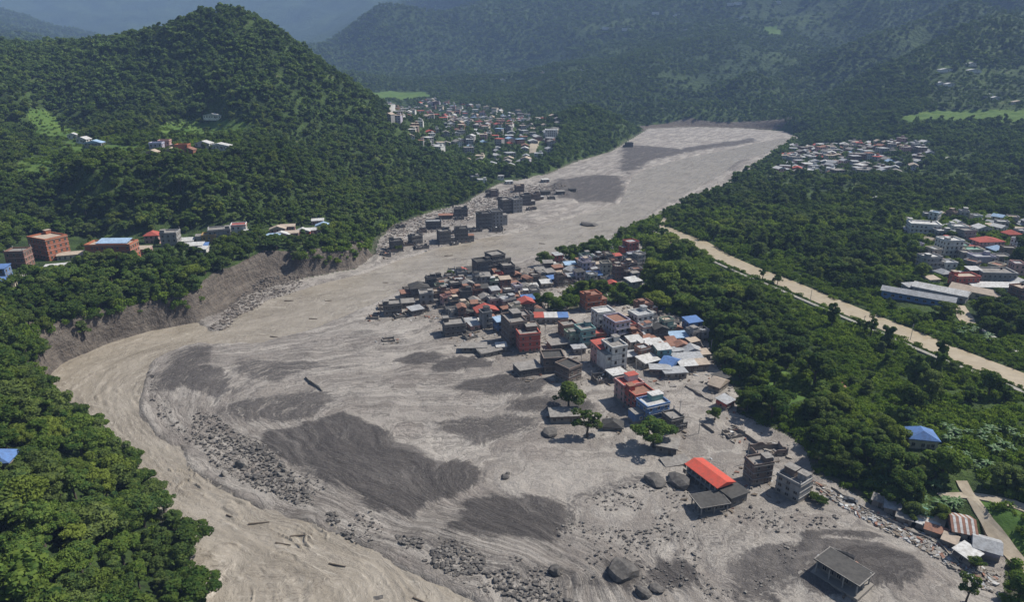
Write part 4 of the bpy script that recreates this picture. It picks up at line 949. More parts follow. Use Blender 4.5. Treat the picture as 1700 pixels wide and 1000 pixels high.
for u, v, w, d, n, wl, rf, rc in CORE:
    rc = rc if rc in ROOFM else 'grey'
    pl = 'at the river edge of the village' if u < 760 else ('in village core' if u < 930 else 'at the upper village end')
    p = at(u, v); occ.append((p.x, p.y, max(w, d) * .5)); house(u, v, w, d, n, wl, rf, rc, rz=rnd.choice((12, 18, 25, 30)), place=pl, group=M2, tanks=rnd.choice((0, 0, 1)), posts=rnd.choice((0, 0, 4)))
for kx, ky, kr in KEEP_OUT: occ.append((kx, ky, kr * .8))
f1, r = fill([(700,478),(780,452),(860,452),(905,478),(900,520),(890,548),(800,552),(740,530),(735,505)], 5.9, 21, 200, 700, occ)
f2, _ = fill([(880,452),(960,436),(1060,430),(1066,470),(1000,470),(930,476),(900,480)], 6.2, 22, 200, 700, occ)
f3, _ = fill([(1040,540),(1110,540),(1165,560),(1182,600),(1120,616),(1060,600),(1035,575)], 6.0, 23, 200, 700, occ)
for fs, pl in ((f1, 'in village core'), (f2, 'at the upper village end'), (f3, 'on the tree side')):
    for X, Y in fs:
        loc = Vector((X, Y, float(zat(X, Y)))); u = float(project(X, Y, loc.z)[0]); n = r.choices((1, 2, 3), (5, 4, 1.4))[0]
        if r.random() < .14:
            wl = r.choice(['dark', 'brown', 'brick', 'grey']); v = float(project(X, Y, loc.z)[1])
            ruin(u, v, r.uniform(5, 8), r.uniform(4.5, 7), r.uniform(1.6, 3.2), wl, f'wrecked {cn_(wl)} shell with fallen slabs', rz=r.uniform(5, 35), place=pl, group='wrecked shells in the village', seed=int(X * 9 + Y)); continue
        rf = 'flat' if n > 1 and r.random() < .7 else r.choice(['shed', 'gable', 'shed', 'deck']); rc = pick_roof(r)
        nm = 'house' if n > 1 else 'shed'
        house(u, 0, r.uniform(4.0, 7.0), r.uniform(4.0, 6.6), n, r.choices(['grey', 'dark', 'brown', 'brick', 'white', 'cream', 'pink', 'lilac', 'green', 'red'], [6, 7, 7, 4, 1.2, 1.5, .8, .7, .6, .25])[0], rf, rc, rz=r.choice((14, 20, 25)) + r.uniform(-8, 8), place=pl, group=M2, loc=loc, tanks=r.choice((0, 0, 0, 1)), sink=r.choice((0, 0, .6)), posts=r.choice((0, 0, 4)), name=nm, cat=nm)
for u, v, w, d, h in ((640,512,8,6,2.2),(664,526,6,5,1.6),(700,516,7,6,2.6),(716,492,8,6,2.8),(735,510,7,5,2.2),(758,500,8,6,2.6),(682,482,8,6,2.4),(748,528,7,5,1.8),(645,566,6,4,1.2),(770,466,7,6,3),(620,528,6,4,1.4),(780,560,6,5,1.6)):
    ruin(u, v, w, d, h, rnd.choice(['dark', 'dark', 'brown']), 'dark wrecked walls', rz=rnd.uniform(0, 40), place='at the village river edge', group='wrecked shells in the village')
# ------------------------------------------------------------------ wrecked houses on the left mud bank
LB = 'on the left bank mud'
for u, v, w, d, n, wl, rc, rz in ((658,413,9,8,2,'dark','dark',20),(690,404,9,7,2,'dark','concrete',35),(720,379,13,8,2,'dark','grey',5),(737,402,9,9,3,'dark','concrete',20),(766,398,10,9,3,'dark','dark',10),(803,378,11,10,4,'dark','dark',15),(824,374,9,10,4,'grey','dark',15),
    (838,353,9,11,4,'dark','concrete',25),(856,352,9,10,4,'grey','concrete',25),(740,362,12,7,1,'brown','rust',5),(765,358,12,8,2,'dark','dark',8),(872,340,9,8,3,'dark','concrete',20),(888,332,9,8,2,'brown','concrete',20),(800,312,9,8,3,'white','white',15),(788,302,9,8,2,'grey','white',15),
    (820,326,8,7,2,'brown','concrete',15),(905,322,9,8,1,'dark','dark',15),(930,322,8,6,1,'dark','concrete',10),(950,318,7,6,1,'dark','dark',10),(1044,244,11,8,2,'dark','dark',10),(845,305,8,7,1,'white','white',15),(862,318,9,7,2,'brown','tan',15),(905,302,8,7,1,'grey','white',15),(830,296,8,6,1,'white','grey',15)):
    if n > 1 and u < 830:
        ruin(u + rnd.uniform(-20, 20), v + rnd.uniform(2, 7), rnd.uniform(5, 9), rnd.uniform(4, 6), rnd.uniform(1.5, 3), rnd.choice(['dark', 'dark', 'brown']), 'broken dark walls', place='beside left bank houses', group='broken walls on the left bank')
    house(u, v, w, d, n, wl, 'flat' if n > 1 else 'deck', rc, rz=rz, place=LB, group='wrecked houses on the left bank', tower=rnd.random() < .5, posts=rnd.choice((0, 4, 6)))
for u, v, w, d in ((700,412,10,5),(665,378,7,5),(748,388,8,6),(790,384,9,5),(882,348,8,5),(640,424,7,4),(915,330,6,5)):
    ruin(u, v, w, d, 2.4, 'dark', 'broken dark walls', place=LB, group='broken walls on the left bank')
# ------------------------------------------------------------------ roadside houses on the left terrace
RS = 'along the left road'
house(36, 442, 10, 9, 3, 'brick', rz=8, label='brick frame of three open storeys beside the left road', tower=False, wt='pink', posts=4)
house(86, 426, 17, 13, 4, 'orange', rz=-25, label='big four storey orange block right of the brick frame', wt='pink', tower=True, rc='pink' if 'pink' in ROOFM else 'tan')
house(190, 428, 26, 11, 3, 'orange', 'flat', 'tan', rz=3, sh=2.9, label='long orange school block under a pale blue roof', wt='pink', tower=False)
_t = HOUSES[-1][0]; part(_t, 'roof_cover', umono(ROOFM['pale_blue']), 1.5, .5, 9.9, 18, 8, 1.2)
for u, v, w, d, n, wl, rf, rc, rz in ((256,403,9,8,2,'pink','hip','red',10),(286,408,10,10,3,'grey','flat','concrete',10),(308,406,12,7,1,'grey','shed','white',10),(322,414,12,7,1,'cream','shed','white',10),(334,415,9,7,1,'blue','shed','blue',15),(350,404,9,8,2,'ochre','flat','concrete',15),
    (367,402,14,10,3,'grey','flat','concrete',20),(398,387,10,8,2,'white','flat','red',15),(412,391,5,4,1,'white','shed','white',10),(95,450,11,8,1,'dark','deck','white',20),(3,462,8,7,2,'blue','shed','blue',10),(10,474,8,6,1,'cream','shed','blue',10),(338,420,6,5,1,'white','shed','white',0),
    (120,430,14,5,1,'cream','shed','tan',20),(240,420,8,6,1,'pink','shed','tan',5)):
    house(u, v, w, d, n, wl, rf, rc, rz=rz, place=RS, group='houses along the left road', posts=4 if (n == 3) else 0)
for i, (u, v) in enumerate(((452,398),(468,396),(485,393),(503,390),(520,388),(537,380),(478,382),(462,386),(528,372))):
    house(u, v, rnd.uniform(8, 12), 5, 1, rnd.choice(['red', 'pink', 'white']), 'gable' if i % 2 else 'shed', rnd.choice(['white', 'tan', 'pale_blue', 'white']), rz=12, place='in the row above the cliff', group='low sheds above the cliff', win=True, name='shed', cat='shed')
# ------------------------------------------------------------------ right town
RT = 'in the town on the right'
def warehouse(u, v, w, d, h, rc, wl, rz, label):
    p = at(u, v); t = thing('warehouse', '', 'warehouse', p, R(rz)); part(t, 'wall', ubox(WALLM[wl]), 0, 0, -1.5, w, d, h + 1.5); part(t, 'roof', ugable(ROOFM[rc]), 0, 0, h, w + 1.5, d + 1.5, 2.0)
    n = int(d / 4)
    for i in range(n): part(t, 'window', uwindow(FRAME), -w / 2, (i + .5) / n * d - d / 2, 1.2, 1.8, 1, 1.3, -math.pi / 2)
    part(t, 'door', ubox(SHUT), 0, -d / 2 - .03, 0, 3, .12, 2.8)
    HOUSES.append((t, label, u, 12)); KEEP_OUT.append((p.x, p.y, max(w, d) * .5 + 1))
warehouse(1560, 492, 9, 27, 4.2, 'white', 'grey', 47, 'warehouse with bright white roof behind the blue walled one')
warehouse(1522, 500, 7, 36, 4.0, 'grey', 'blue', 54, 'long blue walled warehouse with pale roof above the canal')
warehouse(1618, 492, 10, 24, 3.8, 'tan', 'cream', 45, 'warehouse with tan rusty roof at the yard of the right town')
for u, v, w, d, n, wl, rf, rc, rz, lab in ((1661,508,9,6,1,'blue','shed','white',10,None),(1648,466,20,12,2,'grey','flat','concrete',-5,'broad grey block in the right town'),(1652,482,30,8,1,'green','shed','white',-3,'long low building with pale roof in the right town'),(1598,474,14,8,2,'red','flat','tan',5,None),(1570,450,8,8,2,'white','flat','grey',5,None),
    (1539,448,11,9,3,'grey','flat','white',8,None),(1571,426,13,11,4,'white','flat','white',5,None),(1636,412,19,10,2,'pink','hip','red',5,None),(1656,420,11,9,1,'blue','hip','pale_blue',5,None),(1588,388,11,9,2,'white','flat','white',0,None),(1627,390,11,9,2,'white','gable','white',0,None),(1530,390,21,13,3,'white','flat','white',-15,'large white and grey block at the back of the right town'),
    (1626,440,13,9,2,'lilac','flat','grey',0,None),(1505,386,7,6,1,'white','shed','white',0,None),(1600,402,10,8,3,'grey','flat','concrete',8,None),(1560,396,9,8,2,'grey','flat','white',0,None),(1610,428,13,8,2,'cream','flat','green',2,None),(1676,400,10,8,2,'pink','hip','red',5,None),(1690,412,10,8,1,'white','shed','white',5,None),(1685,450,10,9,2,'white','flat','tan',5,None),
    (1545,470,7,6,1,'cream','shed','tan',10,None),(1590,462,6,5,1,'grey','shed','white',0,None),(1612,462,7,6,2,'brown','shed','white',0,None),(1690,502,9,8,3,'brick','flat','tan',10,None),(1512,482,9,6,1,'grey','shed','grey',10,None),(1690,475,10,8,1,'white','gable','white',0,None),(1660,440,9,8,2,'grey','flat','concrete',0,None)):
    house(u, v, w, d, n, wl, rf, rc, rz=rz, place=RT, label=lab, group='houses of the right town', tanks=rnd.choice((0, 1)), balcony=n >= 3)
# ------------------------------------------------------------------ towns farther off and scattered farms
def far_town(poly, step, seed, ymin, ymax, place, group, cap, size=(7.5, 12.5), join=None, label=''):
    o = [(kx, ky, kr) for kx, ky, kr in KEEP_OUT] if not join else []; fs, r = fill(poly, step, seed, ymin, ymax, o); r.shuffle(fs); items = []
    for X, Y in fs[:cap]:
        loc = Vector((X, Y, float(zat(X, Y)) - .3)); u = float(project(X, Y, loc.z)[0]); n = r.choices((1, 2, 3), (4, 5, 2))[0]
        rf = 'flat' if n > 1 and r.random() < .75 else r.choice(['shed', 'gable', 'hip'])
        rc = r.choices(['white', 'grey', 'tan', 'red', 'rust', 'concrete', 'pale_blue'], [3.5, 6, 3, 1.6, 2, 5, .5])[0]
        wl = r.choices(['white', 'grey', 'cream', 'pink', 'brick', 'lilac', 'brown'], [4, 6, 3, 2, 2, 1, 1.5])[0]
        w, d, rz = r.uniform(*size), r.uniform(*size), r.uniform(-30, 40)
        if join: items.append((loc, w, d, n, wl, rf, rc, rz, r)); KEEP_OUT.append((X, Y, max(w, d) * .5 + 1))
        else: house(u, 0, w, d, n, wl, rf, rc, rz=rz, place=place, group=group, loc=loc, tower=r.random() < .3)
    if join: joined_houses(join, items, label)
far_town(TOWNS['far_town'], 18, 31, 650, 2300, '', '', 330, join='far_town_houses', label='hazy town of pale and rusty roofs between the hills')
far_town(TOWNS['upper_town'], 14, 32, 650, 1400, '', '', 150, join='hamlet_houses', label='crowded pale roofs of the hamlet right of the river')
far_town(TOWNS['right_town'], 10.5, 33, 380, 800, RT, 'houses of the right town', 46, (6, 9))
for u, v, w, d, n, wl, rc, pl in ((355,196,20,7,1,'white','white','on the plateau under the dome hill'),(140,236,10,7,1,'white','white','on the left plateau'),(158,242,14,8,1,'grey','pale_blue','on the left plateau'),(122,229,8,6,1,'white','white','on the left plateau'),(262,250,10,8,2,'lilac','pale_blue','in the plateau hamlet'),
    (275,246,9,8,2,'pink','rust','in the plateau hamlet'),(285,255,9,8,1,'brick','tan','in the plateau hamlet'),(305,253,10,8,2,'orange','rust','in the plateau hamlet'),(316,254,8,7,1,'orange','rust','in the plateau hamlet'),(340,243,13,7,1,'white','white','in the plateau hamlet'),(365,247,20,8,1,'white','white','in the plateau hamlet'),(255,258,8,6,1,'pink','tan','in the plateau hamlet'),
    (1458,336,12,8,1,'white','white','alone among the trees right of the river'),(915,233,18,16,5,'white','white','beside the pale earth cut in the far town'),(1244,376,8,6,1,'orange','rust','among the trees above the canal'),(1280,300,14,7,1,'white','white','among the trees at the right bank'),(1292,297,10,7,1,'white','tan','among the trees at the right bank'),(1272,310,12,8,1,'cream','tan','among the trees at the right bank'),
    (1575,268,12,7,1,'white','white','right of the hamlet in the trees'),(1322,280,9,7,1,'white','white','below the hamlet in the trees'),
    (1568,118,26,9,1,'white','white','on the right hillside'),(1615,119,28,9,1,'white','white','on the right hillside'),(1612,108,16,9,1,'white','white','on the right hillside'),(1575,142,16,9,1,'white','white','on the right hillside'),(1652,165,16,9,1,'white','white','on the right hillside'),(1690,172,20,9,1,'cream','tan','on the right hillside'),(1640,160,13,8,1,'white','white','on the right hillside'),(1560,140,10,8,1,'white','white','on the right hillside'),
    (1215,8,30,14,2,'white','white','high on the far mountainside'),(1225,7,26,14,2,'white','white','high on the far mountainside'),(1122,26,24,14,2,'white','white','high on the far mountainside'),(1237,30,24,14,2,'white','white','high on the far mountainside'),(1088,23,26,14,2,'white','white','high on the far mountainside'),(1040,50,30,14,2,'white','white','high on the far mountainside'),(1005,48,22,14,2,'white','white','high on the far mountainside'),(1290,5,22,14,2,'white','white','high on the far mountainside'),
    (965,118,16,10,1,'white','white','at the foot of the far mountain'),(835,133,14,10,1,'white','white','at the foot of the far mountain'),(900,122,14,9,1,'cream','tan','at the foot of the far mountain'),(1060,66,20,12,1,'white','white','high on the far mountainside'),(1140,50,22,12,1,'grey','white','high on the far mountainside')):
    house(u, v, w, d, n, wl, 'gable' if n == 1 else 'flat', rc, rz=rnd.uniform(-10, 15), place=pl, group='farmhouses ' + pl, win=v > 190, tower=False, tanks=0)
# blue hut in the woods and the houses at the lower right
house(1525, 737, 9.5, 7.5, 1, 'cream', 'hip', 'blue', rz=-12, sh=4.0, label='hut under a blue hipped roof among the trees')
for _u, _v, _r in ((1525, 752, 7), (1518, 768, 7), (1535, 765, 6), (1540, 745, 6), (1290, 665, 6), (1310, 668, 6), (1278, 668, 5), (1330, 665, 5)):
    _p = at(_u, _v); KEEP_OUT.append((_p.x, _p.y, _r))
house(4, 777, 7, 6, 1, 'cream', 'hip', 'blue', rz=10, sh=3.5, label='blue roof showing between the trees of the near left slope')
house(1592, 884, 9.5, 6.0, 1, 'cream', 'gable', 'rust', rz=70, sh=3.2, label='house with red and white striped sheet roof beside the dirt track')
_t = HOUSES[-1][0]
for i in range(5): part(_t, 'pale_sheet', umono(ROOFM['white']), -2.65, -2.6 + i * 1.25, 3.22, 5.0, .55, 1.45, 0, tilt=(0, 0)).rotation_euler = (0, -R(21), 0)
for c in list(_t.children):
    if c.name.startswith('pale_sheet'): bpy.data.objects.remove(c)
for i in range(4):
    y = -2.4 + i * 1.6
    for s in (-1, 1):
        v = [(0, y - .35, 2.56 + .06 + 2.28 * .0), (0, y + .35, 0), (0, 0, 0)]
        w_ = 9.5 + 1.0; hgt = min(9.5 * .24, 2.2); z0 = 3.15
        q = [(s * w_ / 2, y - .36, z0 + .04), (s * w_ / 2, y + .36, z0 + .04), (0, y + .36, z0 + hgt + .04), (0, y - .36, z0 + hgt + .04)]
        q2 = [(a, b, c - .03) for a, b, c in q]
        link('pale_sheet', from_py('pale_sheet', q + q2, [(0, 1, 2, 3) if s > 0 else (3, 2, 1, 0), (0, 4, 5, 1), (1, 5, 6, 2), (2, 6, 7, 3), (3, 7, 4, 0)], [ROOFM['white']]), _t)
house(1634, 918, 7.0, 6.5, 1, 'lilac', 'gable', 'grey', rz=60, sh=3.2, label='grey house with curved tan sheet roof at the lower right')
house(1603, 930, 6, 5, 1, 'dark', 'shed', 'white', rz=30, sh=2.6, label='small shed with pale sheet roof left of the tan roofed house')
for u, v, w, d, rc in ((1545,872,9,3.5,'tan'),(1538,880,8,3,'white'),(1530,860,7,3.5,'green'),(1552,890,8,3,'rust'),(1480,850,6,4,'grey'),(1500,866,6,4,'concrete'),(1458,838,5,4,'concrete'),(1575,905,5,4,'tan')):
    house(u, v, w * .72, d * .8, 1, 'brown', 'shed', rc, rz=-35 + rnd.uniform(-8, 8), sh=1.9, place='at lower right edge', group='low sheds at the lower right edge', win=False, name='shed', cat='shed')
name_apart(HOUSES)
TREE_TXT = ['round', 'slender', 'broad', 'lumpy', 'tall narrow', 'bushy', 'thinly leaved']
def tree_obj(k, x, y, z, h, rz, wide, label, group=None, name='broadleaf_tree'):
    t = thing(name, label, 'tree', (x, y, z), rz, group); s = h / 10; t.scale = (s * wide, s * wide, s)
    link('crown', NEARC[k][0], t); link('trunk', NEARC[k][1], t)
    return t
# ------------------------------------------------------------------ boulders, drift and small things on the mud
ROCK = plain('wet_boulder', (.062, .057, .053), (.125, .116, .106), scale=.8, rough=.8); ROCK2 = plain('pale_boulder', (.20, .185, .165), (.13, .12, .11), scale=.7, rough=.9)
def rock_mesh(seed, mat, sub=2):
    bm = bmesh.new(); bmesh.ops.create_icosphere(bm, subdivisions=sub, radius=.5); r = np.random.RandomState(seed); a = r.normal(size=(7, 3)); a /= np.linalg.norm(a, axis=1)[:, None]
    for v in bm.verts:
        c = np.array(v.co)
        for q in a:                                                    # flat broken faces
            e = c @ q - .5 * r.uniform(.62, .62)
            if e > 0: c = c - q * e * .85
        c = c * (1 + .10 * math.sin(c[0] * 9 + seed) * math.cos(c[1] * 11)); v.co = c
    for f in bm.faces: f.smooth = False
    me = bpy.data.meshes.new('boulder'); bm.to_mesh(me); bm.free(); me.materials.append(mat); return me
ROCKS = [rock_mesh(i, ROCK if i < 6 else ROCK2) for i in range(8)]
BANDS = [  # outline in the photo, share of the boulders, smallest and largest size in metres, words
 ([(322,690),(352,690),(385,716),(425,738),(470,775),(520,832),(520,850),(470,830),(405,812),(352,770),(318,725)], 120, .9, 2.6, 'the long boulder field'),
 ([(395,745),(440,740),(480,780),(520,835),(480,838),(430,812)], 60, 1.0, 3.0, 'the thick of the boulder field'),
 ([(250,605),(262,640),(285,690),(345,745),(330,752),(270,708),(244,650)], 18, .7, 1.6, 'along the inner river bank'),
 ([(538,858),(560,855),(568,872),(545,876)], 7, 1.0, 2.0, 'in the knot of boulders at the river edge'), ([(555,888),(580,885),(596,905),(570,912)], 8, .8, 1.7, 'at the water edge below the knot of boulders'),
 ([(655,895),(700,900),(705,915),(672,915)], 12, .9, 1.7, 'in the small row of boulders below the dark sand'),
 ([(715,918),(760,908),(808,928),(800,955),(750,965),(720,945)], 60, 1.0, 2.4, 'the lower boulder cluster'), ([(800,955),(850,950),(905,985),(960,1010),(900,1020),(820,985)], 45, 1.0, 2.2, 'the bottom edge boulder cluster'),
 ([(1240,860),(1330,850),(1390,880),(1300,895)], 8, .8, 1.4, 'strewn below the grey plaster house'),
]
BOULD = []; rb = random.Random(12)
def boulder(x, y, s, words, flat=.75, k=None, lab=None, fine=False):
    k = rb.randrange(8) if k is None else k
    o = link('boulder', ROCKS[k]); o.location = (x, y, float(zat(x, y)) + s * flat * .10); o.scale = (s * rb.uniform(.85, 1.25), s * rb.uniform(.8, 1.1), s * flat); o.rotation_euler = (rb.uniform(-.3, .3), rb.uniform(-.3, .3), rb.uniform(0, 6.3))
    o['category'] = 'boulder'; o['group'] = 'boulders strewn over the mud'
    t = 'large' if s > 2.4 else ('small' if s < 1.4 else 'middling')
    BOULD.append((o, lab or f'{t} {"dark" if k < 6 else "pale"} {"flat" if flat < .6 else ("upright" if flat > .9 else "rounded")} boulder {words}', float(project(x, y, 0)[0])))
for poly, n, s0, s1, words in BANDS:
    q = P2(poly); done = []; tries = 0
    while len(done) < n and tries < n * 60:
        tries += 1; x, y = rb.uniform(q[:, 0].min(), q[:, 0].max()), rb.uniform(q[:, 1].min(), q[:, 1].max()); s = s0 + (s1 - s0) * rb.random() ** 2.2
        if not inpoly(np.array([x]), np.array([y]), q)[0] or any((x - a) ** 2 + (y - b) ** 2 < (.42 * (s + c)) ** 2 for a, b, c in done): continue
        done.append((x, y, s)); f = rb.choice((.5, .75, .95)); uu, vv, _ = project(x, y, 0); us = [c[0] for c in poly]; th = (uu - min(us)) / (max(us) - min(us)); third = ('upper end of' if th < .25 else ('upper middle of' if th < .5 else ('lower middle of' if th < .75 else 'lower end of'))) if n > 20 else ''
        boulder(x, y, s, f'{third} {words}', f, None, None, n > 20)
for u, v, s, f, k, lab in ((404,777,6.5,.7,7,'biggest pale rounded boulder in the boulder field'),(373,792,4.0,.7,6,'pale boulder at the water edge beside the boulder field'),(1086,806,8,.5,2,'dark rounded mound left of the red hall'),(1126,806,10.5,.42,3,'broad dark mound against the red hall'),(1034,960,8.5,.65,1,'huge dark boulder at the bottom of the mud'),
    (922,958,4.4,.9,4,'dark upright boulder at the lower edge of the flow'),(915,724,8.0,.45,0,'dark hump buried in mud below the lone dark tree'),(978,372,17,.42,5,'long dark boulder lying in the upper river'),(838,795,3.2,.6,2,'dark snag of boulders on the pale channel'),(843,791,2.6,.7,3,'dark stone beside the snag on the pale channel'),(620,990,5.5,.45,1,'dark wave washed boulder in the lower river'),
    (608,985,4.0,.4,4,'dark low boulder left of the wave washed one'),(1068,990,5.5,.6,0,'dark boulder at the bottom edge of the picture'),(1090,985,4.5,.6,2,'dark boulder right of the bottom edge one'),(330,806,2.6,.5,6,'pale boulder alone in the river bend'),(1085,803,3,.6,4,'dark stone between the two dark mounds'),(1246,848,1.7,.7,3,'dark stone on the mud below the brown brick house'),(1291,840,1.5,.7,2,'dark stone at the foot of the grey plaster house'),(365,735,2.4,.7,3,'dark stone inside the river bank'),(460,792,2.6,.8,1,'dark upright stone in the boulder field')):
    p = gp(u, v); boulder(p[0], p[1], s, '', f, k, lab)
name_apart(BOULD)
# stones past counting
def strewn(name, n, seed, gen, mats, label):
    r = np.random.RandomState(seed); V, Fc, MI = [], [], []
    for i in range(n):
        g = gen(r)
        if g is None: continue
        x, y, sx, sy, sz, m, tilt = g; a = r.uniform(0, 6.3); c, s = math.cos(a), math.sin(a); z = float(zat(x, y)) + sz * .1; o = len(V)
        for dz in (-.5, .5):
            for dx, dy in ((-.5, -.5), (.5, -.5), (.5, .5), (-.5, .5)):
                j = r.uniform(.6, 1.15) if tilt < 2 else 1; X, Y = dx * sx * j, dy * sy * j; V.append((x + X * c - Y * s, y + X * s + Y * c, z + dz * sz + X * (tilt % 1)))
        for q in ((4, 5, 6, 7), (0, 1, 5, 4), (1, 2, 6, 5), (2, 3, 7, 6), (3, 0, 4, 7)): Fc.append(tuple(o + k for k in q)); MI.append(m)
    link(name, from_py(name, V, Fc, mats, MI), kind='stuff', label=label)
BB = [P2(b[0]) for b in BANDS]; BW = np.array([b[1] for b in BANDS], float); BW /= BW.sum(); WIDE = P2([(900,880),(1000,820),(1100,800),(1300,860),(1400,860),(1350,900),(1250,1000),(1000,1000),(850,930)]); LOW = P2([(300,690),(480,760),(560,830),(700,890),(860,930),(1000,1000),(820,1000),(560,880),(360,780)])
def _pick(r, q):
    for _ in range(30):
        x, y = r.uniform(q[:, 0].min(), q[:, 0].max()), r.uniform(q[:, 1].min(), q[:, 1].max())
        if inpoly(np.array([x]), np.array([y]), q)[0]: return x, y
    return None
def gstone(r):
    t = r.rand(); q = BB[r.choice(len(BB), p=BW)] if t < .30 else (WIDE if t < .66 else LOW); p = _pick(r, q)
    if p is None or (t > .30 and fbm(np.array([p[0] / 9]), np.array([p[1] / 9]), 8, 3)[0] < .52): return None
    s = (.22 + .9 * r.rand() ** 2) * (1 if t < .30 else .75); return p[0], p[1], s * 1.2, s, s * .8, int(r.rand() < .25), .1
strewn('gravel_and_stones', 5200, 3, gstone, [ROCK, ROCK2], 'dark stones and gravel strewn over the lower mud')
DV = P2([(640,500),(760,455),(850,440),(1000,440),(1066,470),(1170,560),(1230,665),(1350,770),(1290,770),(1180,680),(1060,640),(960,610),(880,600),(760,590),(720,540),(650,530)]); DL = P2([(620,430),(720,390),(860,345),(950,310),(870,310),(740,350),(650,380)]); DR = P2([(1340,800),(1440,850),(1560,905),(1660,960),(1640,985),(1520,910),(1400,850)])
VH = [(kx, ky, kr) for kx, ky, kr in KEEP_OUT if samp(sdF, np.array([kx]), np.array([ky]))[0] < 0 and ky < 900]
def gdeb(r):
    t = r.rand()
    if t < .45:
        hx, hy, hr = VH[r.randint(len(VH))]; a = r.uniform(0, 6.3); q = hr * r.uniform(.75, 1.5); l = r.uniform(.4, 2.6); return hx + q * math.cos(a), hy + q * math.sin(a), l, r.uniform(.25, 1.2), r.uniform(.2, 1.1), int(r.choice([0, 0, 0, 1, 1, 1, 2, 2, 3, 4, 6])), r.uniform(0, .45)
    p = _pick(r, DV if t < .60 else (DL if t < .88 else DR))
    if p is None: return None
    if .60 <= t < .88: return p[0], p[1], r.uniform(.5, 3.6), r.uniform(.25, 1.6), r.uniform(.15, .9), int(r.choice([0, 1, 1, 2])), r.uniform(0, .35)
    if t < .60 and t > .45 and fbm(np.array([p[0] / 16]), np.array([p[1] / 16]), 18, 3)[0] < .44: return None
    l = r.uniform(.6, 3.4); return p[0], p[1], l, r.uniform(.25, 1.5), r.uniform(.15, .9), int(r.choice([0, 0, 0, 1, 1, 1, 2, 2, 3, 4, 4, 5, 6, 6])), r.uniform(0, .35)
strewn('flood_debris', 6500, 5, gdeb, [TIMBER, WALLM['dark'], WALLM['brown'], ROOFM['rust'], ROOFM['grey'], ROOFM['white'], ROOFM['concrete']], 'broken timber, sheets and rubble left among the houses')
def gbank(r):
    for _ in range(20):
        u, v = r.uniform(340, 525), r.uniform(420, 550)
        if inpoly(np.array([u]), np.array([v]), DBK)[0]: break
    else: return None
    p = at(u, v); l = r.rand() ** 2
    return p[0], p[1], .35 + 2.2 * l, .3 + .9 * l, .3 + .6 * l, int(r.rand() < .2), r.uniform(0, .3)
DBK = [(350,545),(375,515),(410,480),(440,460),(480,456),(508,465),(490,486),(430,512),(380,550)]
strewn('bank_rubble', 900, 6, gbank, [plain('slumped_earth', (.165, .142, .120), (.115, .098, .083), scale=.6), ROCK], 'slumped slabs of earth and rock below the left bank')
# standing waves and drift lines in the river
logs = []
for i, (u, v) in enumerate([(455,560),(480,500),(545,500),(420,820),(560,940),(470,905),(700,1000),(612,520),(520,530),(430,870),(385,860),(500,890),(640,470),(745,425),(900,405)]):
    p = gp(u, v); a = rb.uniform(-.6, .3); L = rb.uniform(3, 7); V, Fc = tube([(0, 0, 0), (L * .5, .15, .1), (L, 0, .05)], [.28, .24, .12])
    V = [(z_, y_, x_) for x_, y_, z_ in V] if False else [((q[2]) * 0 + pp[0], q[1] - pp[1] + pp[1] + 0, q[2]) for q, pp in zip(V, V)]
    bm = bmesh.new(); bmesh.ops.create_cone(bm, cap_ends=True, segments=8, radius1=.32, radius2=.16, depth=L)
    for e in bm.verts: e.co.x += .12 * math.sin(e.co.z * 1.7 + i)
    me = bpy.data.meshes.new('drift_log'); bm.to_mesh(me); bm.free()
    o = link('drift_log', me, mat=TIMBER); o.location = (p[0], p[1], .25); o.rotation_euler = (R(90), 0, a + R(90)); o['category'] = 'log'; o['group'] = 'drift logs in the river'
    logs.append((o, f'dark drift log floating in the {"upper" if v < 600 else "lower"} river', u))
name_apart(logs)
# broken garden walls on the mud
for u0, v0, u1, v1, lab in ((1138,642,1182,668,'long low wall line between the village and the trees'),(1205,655,1225,672,'short low wall at the mud edge'),(1380,812,1440,850,'low broken wall along the shaded mud edge'),(1440,850,1502,880,'second stretch of the broken wall along the mud edge'),(1502,880,1560,905,'lower stretch of the broken wall towards the sheds'),(1560,905,1590,938,'last stretch of the broken wall beside the sheds'),(1375,910,1418,932,'broken wall running into the dark hall'),(1165,705,1185,720,'low wall stub below the small ruin'),(507,628,535,650,'straight edge of a buried wall on the grey mud'),(1230,718,1262,740,'low wall stub leading to the brick ruin')):
    a, b = at(u0, v0), at(u1, v1); L = (b - a).length; n = max(2, int(L / 2)); V, Fc = [], []; rr = random.Random(u0)
    for i in range(n + 1):
        for yy in (-.22, .22): h = rr.uniform(.45, 1.15); V += [(L * i / n, yy, -1.2), (L * i / n, yy, h)]
    for i in range(n):
        o = i * 4; Fc += [(o, o + 4, o + 5, o + 1), (o + 6, o + 2, o + 3, o + 7), (o + 1, o + 5, o + 7, o + 3)]
    Fc += [(0, 1, 3, 2), (n * 4, n * 4 + 2, n * 4 + 3, n * 4 + 1)]
    o = link('broken_wall', from_py('broken_wall', V, Fc, [WALLM['dark']])); o.location = a; o.rotation_euler = (0, 0, math.atan2(b.y - a.y, b.x - a.x)); o['label'] = lab; o['category'] = 'wall'
